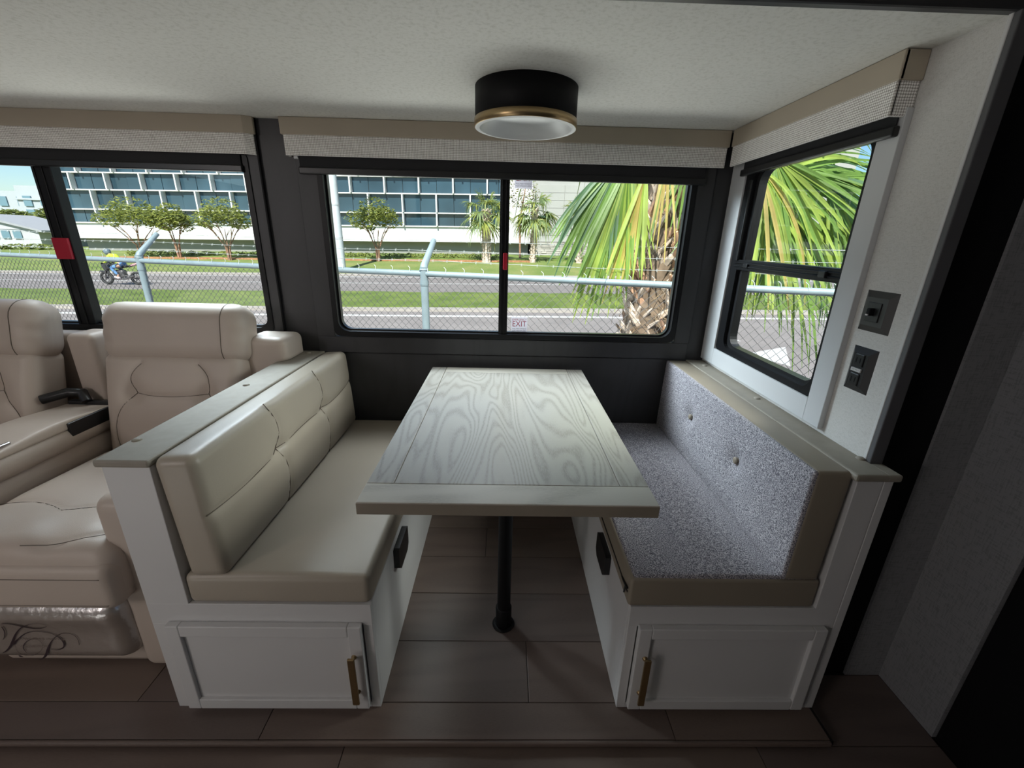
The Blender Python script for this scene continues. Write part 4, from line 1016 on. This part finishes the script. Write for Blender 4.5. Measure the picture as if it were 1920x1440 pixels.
while x < 5.0:       # twisted wire ends above the rail
    p = Vector((x, fy(x), rz(x))); mb.tube([p+Vector((-.012, 0, -.03)), p+Vector((.010, -.028, .012)), p+Vector((.012, -.01, .045)), p+Vector((-.006, 0, .062))], .0026, 4, smooth=False); x += .165
mb.build('wire_tie', WIREL, FN, kind='stuff')

# utility pole, markers
pz = gz(-11.4, 30.6)
pl = thing('utility_pole', (-11.42, 30.8, pz), 'tall pale round pole at the left side of the middle window', 'pole')
MB().tube([(-11.42, 30.8, pz-.2), (-11.42, 30.8, 12)], [.29, .22], 20).build('shaft', POLEM, pl)
for z in (pz+2.2, pz+4.3): MB().tube([(-11.42, 30.8, z), (-11.42, 30.8, z+.10)], .285, 20).build('band', mat('pole_band', (.4, .42, .42), .6), pl)
def marker(x, y, z, h, lab):
    t_ = thing('orange_marker', (x, y, z), lab, 'traffic marker', 'orange markers beyond the fronds')
    MB().lathe((x, y), [(.0, z+h), (.09, z+h-.02), (.12, z+h*.45)], 16).build('orange_tip', ORANGE, t_)
    MB().lathe((x, y), [(.12, z+h*.45), (.16, z), (.3, z-.01), (.3, z-.06), (0, z-.06)], 16).build('white_body', WPAINT, t_)
def at(u, v, Y):
    a, b = (u-960)/795, (v-720)/795; d = r2*a+d2*b+fw; return d*(Y/d.y)
p = at(1527, 498, 30.5); marker(p.x, p.y, p.z-.05, 1.25, 'left orange-tipped marker seen under the fronds in the right window')
p = at(1587, 486, 33); marker(p.x, p.y, p.z-.05, 1.25, 'right orange-tipped marker seen under the fronds in the right window')
#PART4

# ------------------------------------------------------------------ motorcycle and rider on the road
mxx, myy = -19.78, 22.8; mz = gz(mxx, myy)-.03
def mp(x, y, z): return Vector((mxx+x, myy+y, mz+z))
MC = thing('motorcycle', (mxx, myy, mz), 'dark sport motorcycle riding left along the road behind the fence', 'motorcycle')
TYRE = mat('tyre_rubber', (.02, .02, .02), .8); MDK = mat('dark_motorcycle_paint', (.03, .03, .035), .35, coat=.4); MGR = mat('engine_metal', (.14, .13, .13), .4, metal=.6); TAILP = mat('tail_red_white', (.45, .25, .27), .4)
def wheel(name, x, r):
    mb = MB(); n = 28; vs = []; m_ = 8
    for i in range(n):
        a = 2*math.pi*i/n
        for k in range(m_):
            b = 2*math.pi*k/m_; rr = r-.065+.065*math.cos(b); vs.append(mp(x+rr*math.cos(a), .06*math.sin(b), r+rr*math.sin(a)))
    mb.add(vs, [(i*m_+k, i*m_+(k+1) % m_, ((i+1) % n)*m_+(k+1) % m_, ((i+1) % n)*m_+k) for i in range(n) for k in range(m_)], 0, True); w_ = mb.build(name, TYRE, MC)
    sp_ = MB().tube([mp(x, -.07, r), mp(x, .07, r)], .05, 10)
    for k in range(5):
        a = 2*math.pi*k/5+.3; sp_.tube([mp(x, 0, r), mp(x+(r-.12)*math.cos(a), 0, r+(r-.12)*math.sin(a))], .018, 6)
    sp_.build('spokes', MGR, w_)
wheel('front_wheel', -.78, .34); wheel('rear_wheel', .76, .34)
def blob(name, c, size, r, m_, rx=0, ry=0): return MB().rbox(None, size, r, (4, 4, 4), M=Matrix.Translation(mp(*c)) @ Matrix.Rotation(ry, 4, 'Y') @ Matrix.Rotation(rx, 4, 'X')).build(name, m_, MC)
blob('fuel_tank', (-.12, 0, .92), (.52, .26, .24), .10, MDK, 0, rad(8)); blob('engine', (-.05, 0, .55), (.55, .30, .40), .08, MGR)
blob('seat', (.34, 0, .92), (.50, .24, .10), .04, BLACK, 0, rad(-6)); blob('tail', (.78, 0, 1.02), (.38, .18, .11), .05, TAILP, 0, rad(-14))
blob('fairing', (-.62, 0, .92), (.40, .34, .42), .12, MDK, 0, rad(-20)); blob('front_mudguard', (-.80, 0, .66), (.42, .14, .08), .035, MDK)
blob('belly_pan', (-.10, 0, .36), (.70, .26, .16), .06, MDK)
MB().tube([mp(-.78, .09, .34), mp(-.60, .09, 1.02)], .03, 8).build('fork', MGR, MC); MB().tube([mp(-.78, -.09, .34), mp(-.60, -.09, 1.02)], .03, 8).build('fork', MGR, MC)
MB().tube([mp(.76, -.11, .34), mp(.15, -.11, .50)], .035, 8).build('swing_arm', MGR, MC)
MB().tube([mp(-.2, -.17, .30), mp(.3, -.18, .32), mp(.80, -.20, .48)], [.03, .04, .055], 10).build('exhaust', MGR, MC)
MB().tube([mp(-.50, -.34, 1.06), mp(-.58, -.12, 1.08), mp(-.58, .12, 1.08), mp(-.50, .34, 1.06)], .018, 8).build('handlebar', BLACK, MC)
MB().tube([mp(-.62, -.26, 1.22), mp(-.62, -.34, 1.26)], [.03, .05], 8).build('mirror', BLACK, MC)
MB().prism([(mxx-.84, mz+1.05), (mxx-.62, mz+1.34), (mxx-.56, mz+1.30), (mxx-.70, mz+1.04)], 'y', myy-.12, myy+.12).build('windscreen', GLASSM, MC)

RD = thing('person', (mxx, myy, mz), 'person crouched on the motorcycle in hi-vis yellow jacket, jeans and grey helmet', 'person')
SKIN = mat('skin', (.45, .28, .2), .6); HV = mat('hi_vis_yellow', (.55, .68, .04), .7); JEAN = mat('blue_denim', (.10, .22, .42), .85, var=.15, vs=20); SHOE = mat('pale_trainer', (.62, .52, .52), .7); HELM = mat('grey_helmet', (.13, .17, .20), .35, coat=.3)
def skin(name, pts, edges, rad_, m_, parent, root=0):
    me = bpy.data.meshes.new(name); bs = Vector(RD['_base']); me.from_pydata([W(mp(*p))-bs for p in pts], edges, []); me.materials.append(m_)
    o = bpy.data.objects.new(name, me); COL.objects.link(o); o.parent = parent; sk = o.modifiers.new('skin', 'SKIN')
    for i, r in enumerate(rad_):
        sv = me.skin_vertices[0].data[i]; sv.radius = (r*K, r*K); sv.use_root = (i == root)
    sk.use_smooth_shade = True; sb = o.modifiers.new('sub', 'SUBSURF'); sb.levels = 2; sb.render_levels = 2
    return o
BP = [(.22, 0, 1.02), (.08, 0, 1.16), (-.10, 0, 1.33), (-.24, 0, 1.43), (-.33, 0, 1.50), (-.40, 0, 1.60)]
BE = [(0, 1), (1, 2), (2, 3), (3, 4), (4, 5)]; BR = [.155, .14, .165, .15, .06, .10]
for s in (-1, 1):
    k = len(BP); BP += [(-.22, .19*s, 1.42), (-.33, .30*s, 1.20), (-.50, .31*s, 1.09)]; BE += [(3, k), (k, k+1), (k+1, k+2)]; BR += [.075, .055, .042]
    k = len(BP); BP += [(.16, .14*s, .98), (-.24, .25*s, .86), (.04, .22*s, .48), (-.06, .23*s, .40)]; BE += [(0, k), (k, k+1), (k+1, k+2), (k+2, k+3)]; BR += [.105, .075, .05, .045]
skin('body', BP, BE, BR, SKIN, RD)
JP = [(.16, 0, 1.08), (.06, 0, 1.18), (-.10, 0, 1.34), (-.25, 0, 1.44), (-.30, 0, 1.49)]; JE = [(0, 1), (1, 2), (2, 3), (3, 4)]; JR = [.175, .165, .19, .165, .085]
for s in (-1, 1):
    k = len(JP); JP += [(-.22, .20*s, 1.42), (-.33, .30*s, 1.20), (-.47, .31*s, 1.10)]; JE += [(3, k), (k, k+1), (k+1, k+2)]; JR += [.09, .068, .055]
skin('jacket', JP, JE, JR, HV, RD)
TP = [(.24, 0, 1.0), (.17, 0, 1.08)]; TE = [(0, 1)]; TR = [.17, .165]
for s in (-1, 1):
    k = len(TP); TP += [(.15, .14*s, .98), (-.24, .25*s, .86), (.03, .22*s, .50)]; TE += [(0, k), (k, k+1), (k+1, k+2)]; TR += [.12, .09, .065]
skin('jeans', TP, TE, TR, JEAN, RD)
for s in (-1, 1):
    MB().rbox(None, (.30, .11, .12), .05, (3, 3, 3), M=Matrix.Translation(mp(-.04, .23*s, .38)) @ Matrix.Rotation(rad(12), 4, 'Y')).build('shoe', SHOE, RD)
    g = MB(); g.rbox(None, (.10, .09, .05), .02, (3, 3, 3), M=Matrix.Translation(mp(-.52, .31*s, 1.09)))
    for q in range(4):
        yq = (.275+.022*q)*s; L_ = (.05, .058, .055, .045)[q]; g.tube([mp(-.55, yq, 1.10), mp(-.55-L_*.7, yq, 1.09), mp(-.55-L_*.8, yq, 1.05), mp(-.55-L_*.2, yq, 1.035)], [.011, .010, .009, .007], 6)
    g.tube([mp(-.50, .265*s, 1.08), mp(-.53, .25*s, 1.05), mp(-.56, .255*s, 1.04)], [.012, .010, .008], 6); g.build('glove', BLACK, RD)
hd = MB().rbox(None, (.31, .26, .30), .128, (4, 4, 4), M=Matrix.Translation(mp(-.42, 0, 1.63)) @ Matrix.Rotation(rad(-14), 4, 'Y')).build('helmet', HELM, RD)
MB().rbox(None, (.10, .22, .10), .045, (3, 3, 3), M=Matrix.Translation(mp(-.535, 0, 1.63)) @ Matrix.Rotation(rad(-14), 4, 'Y')).build('visor', BLKPL, hd)
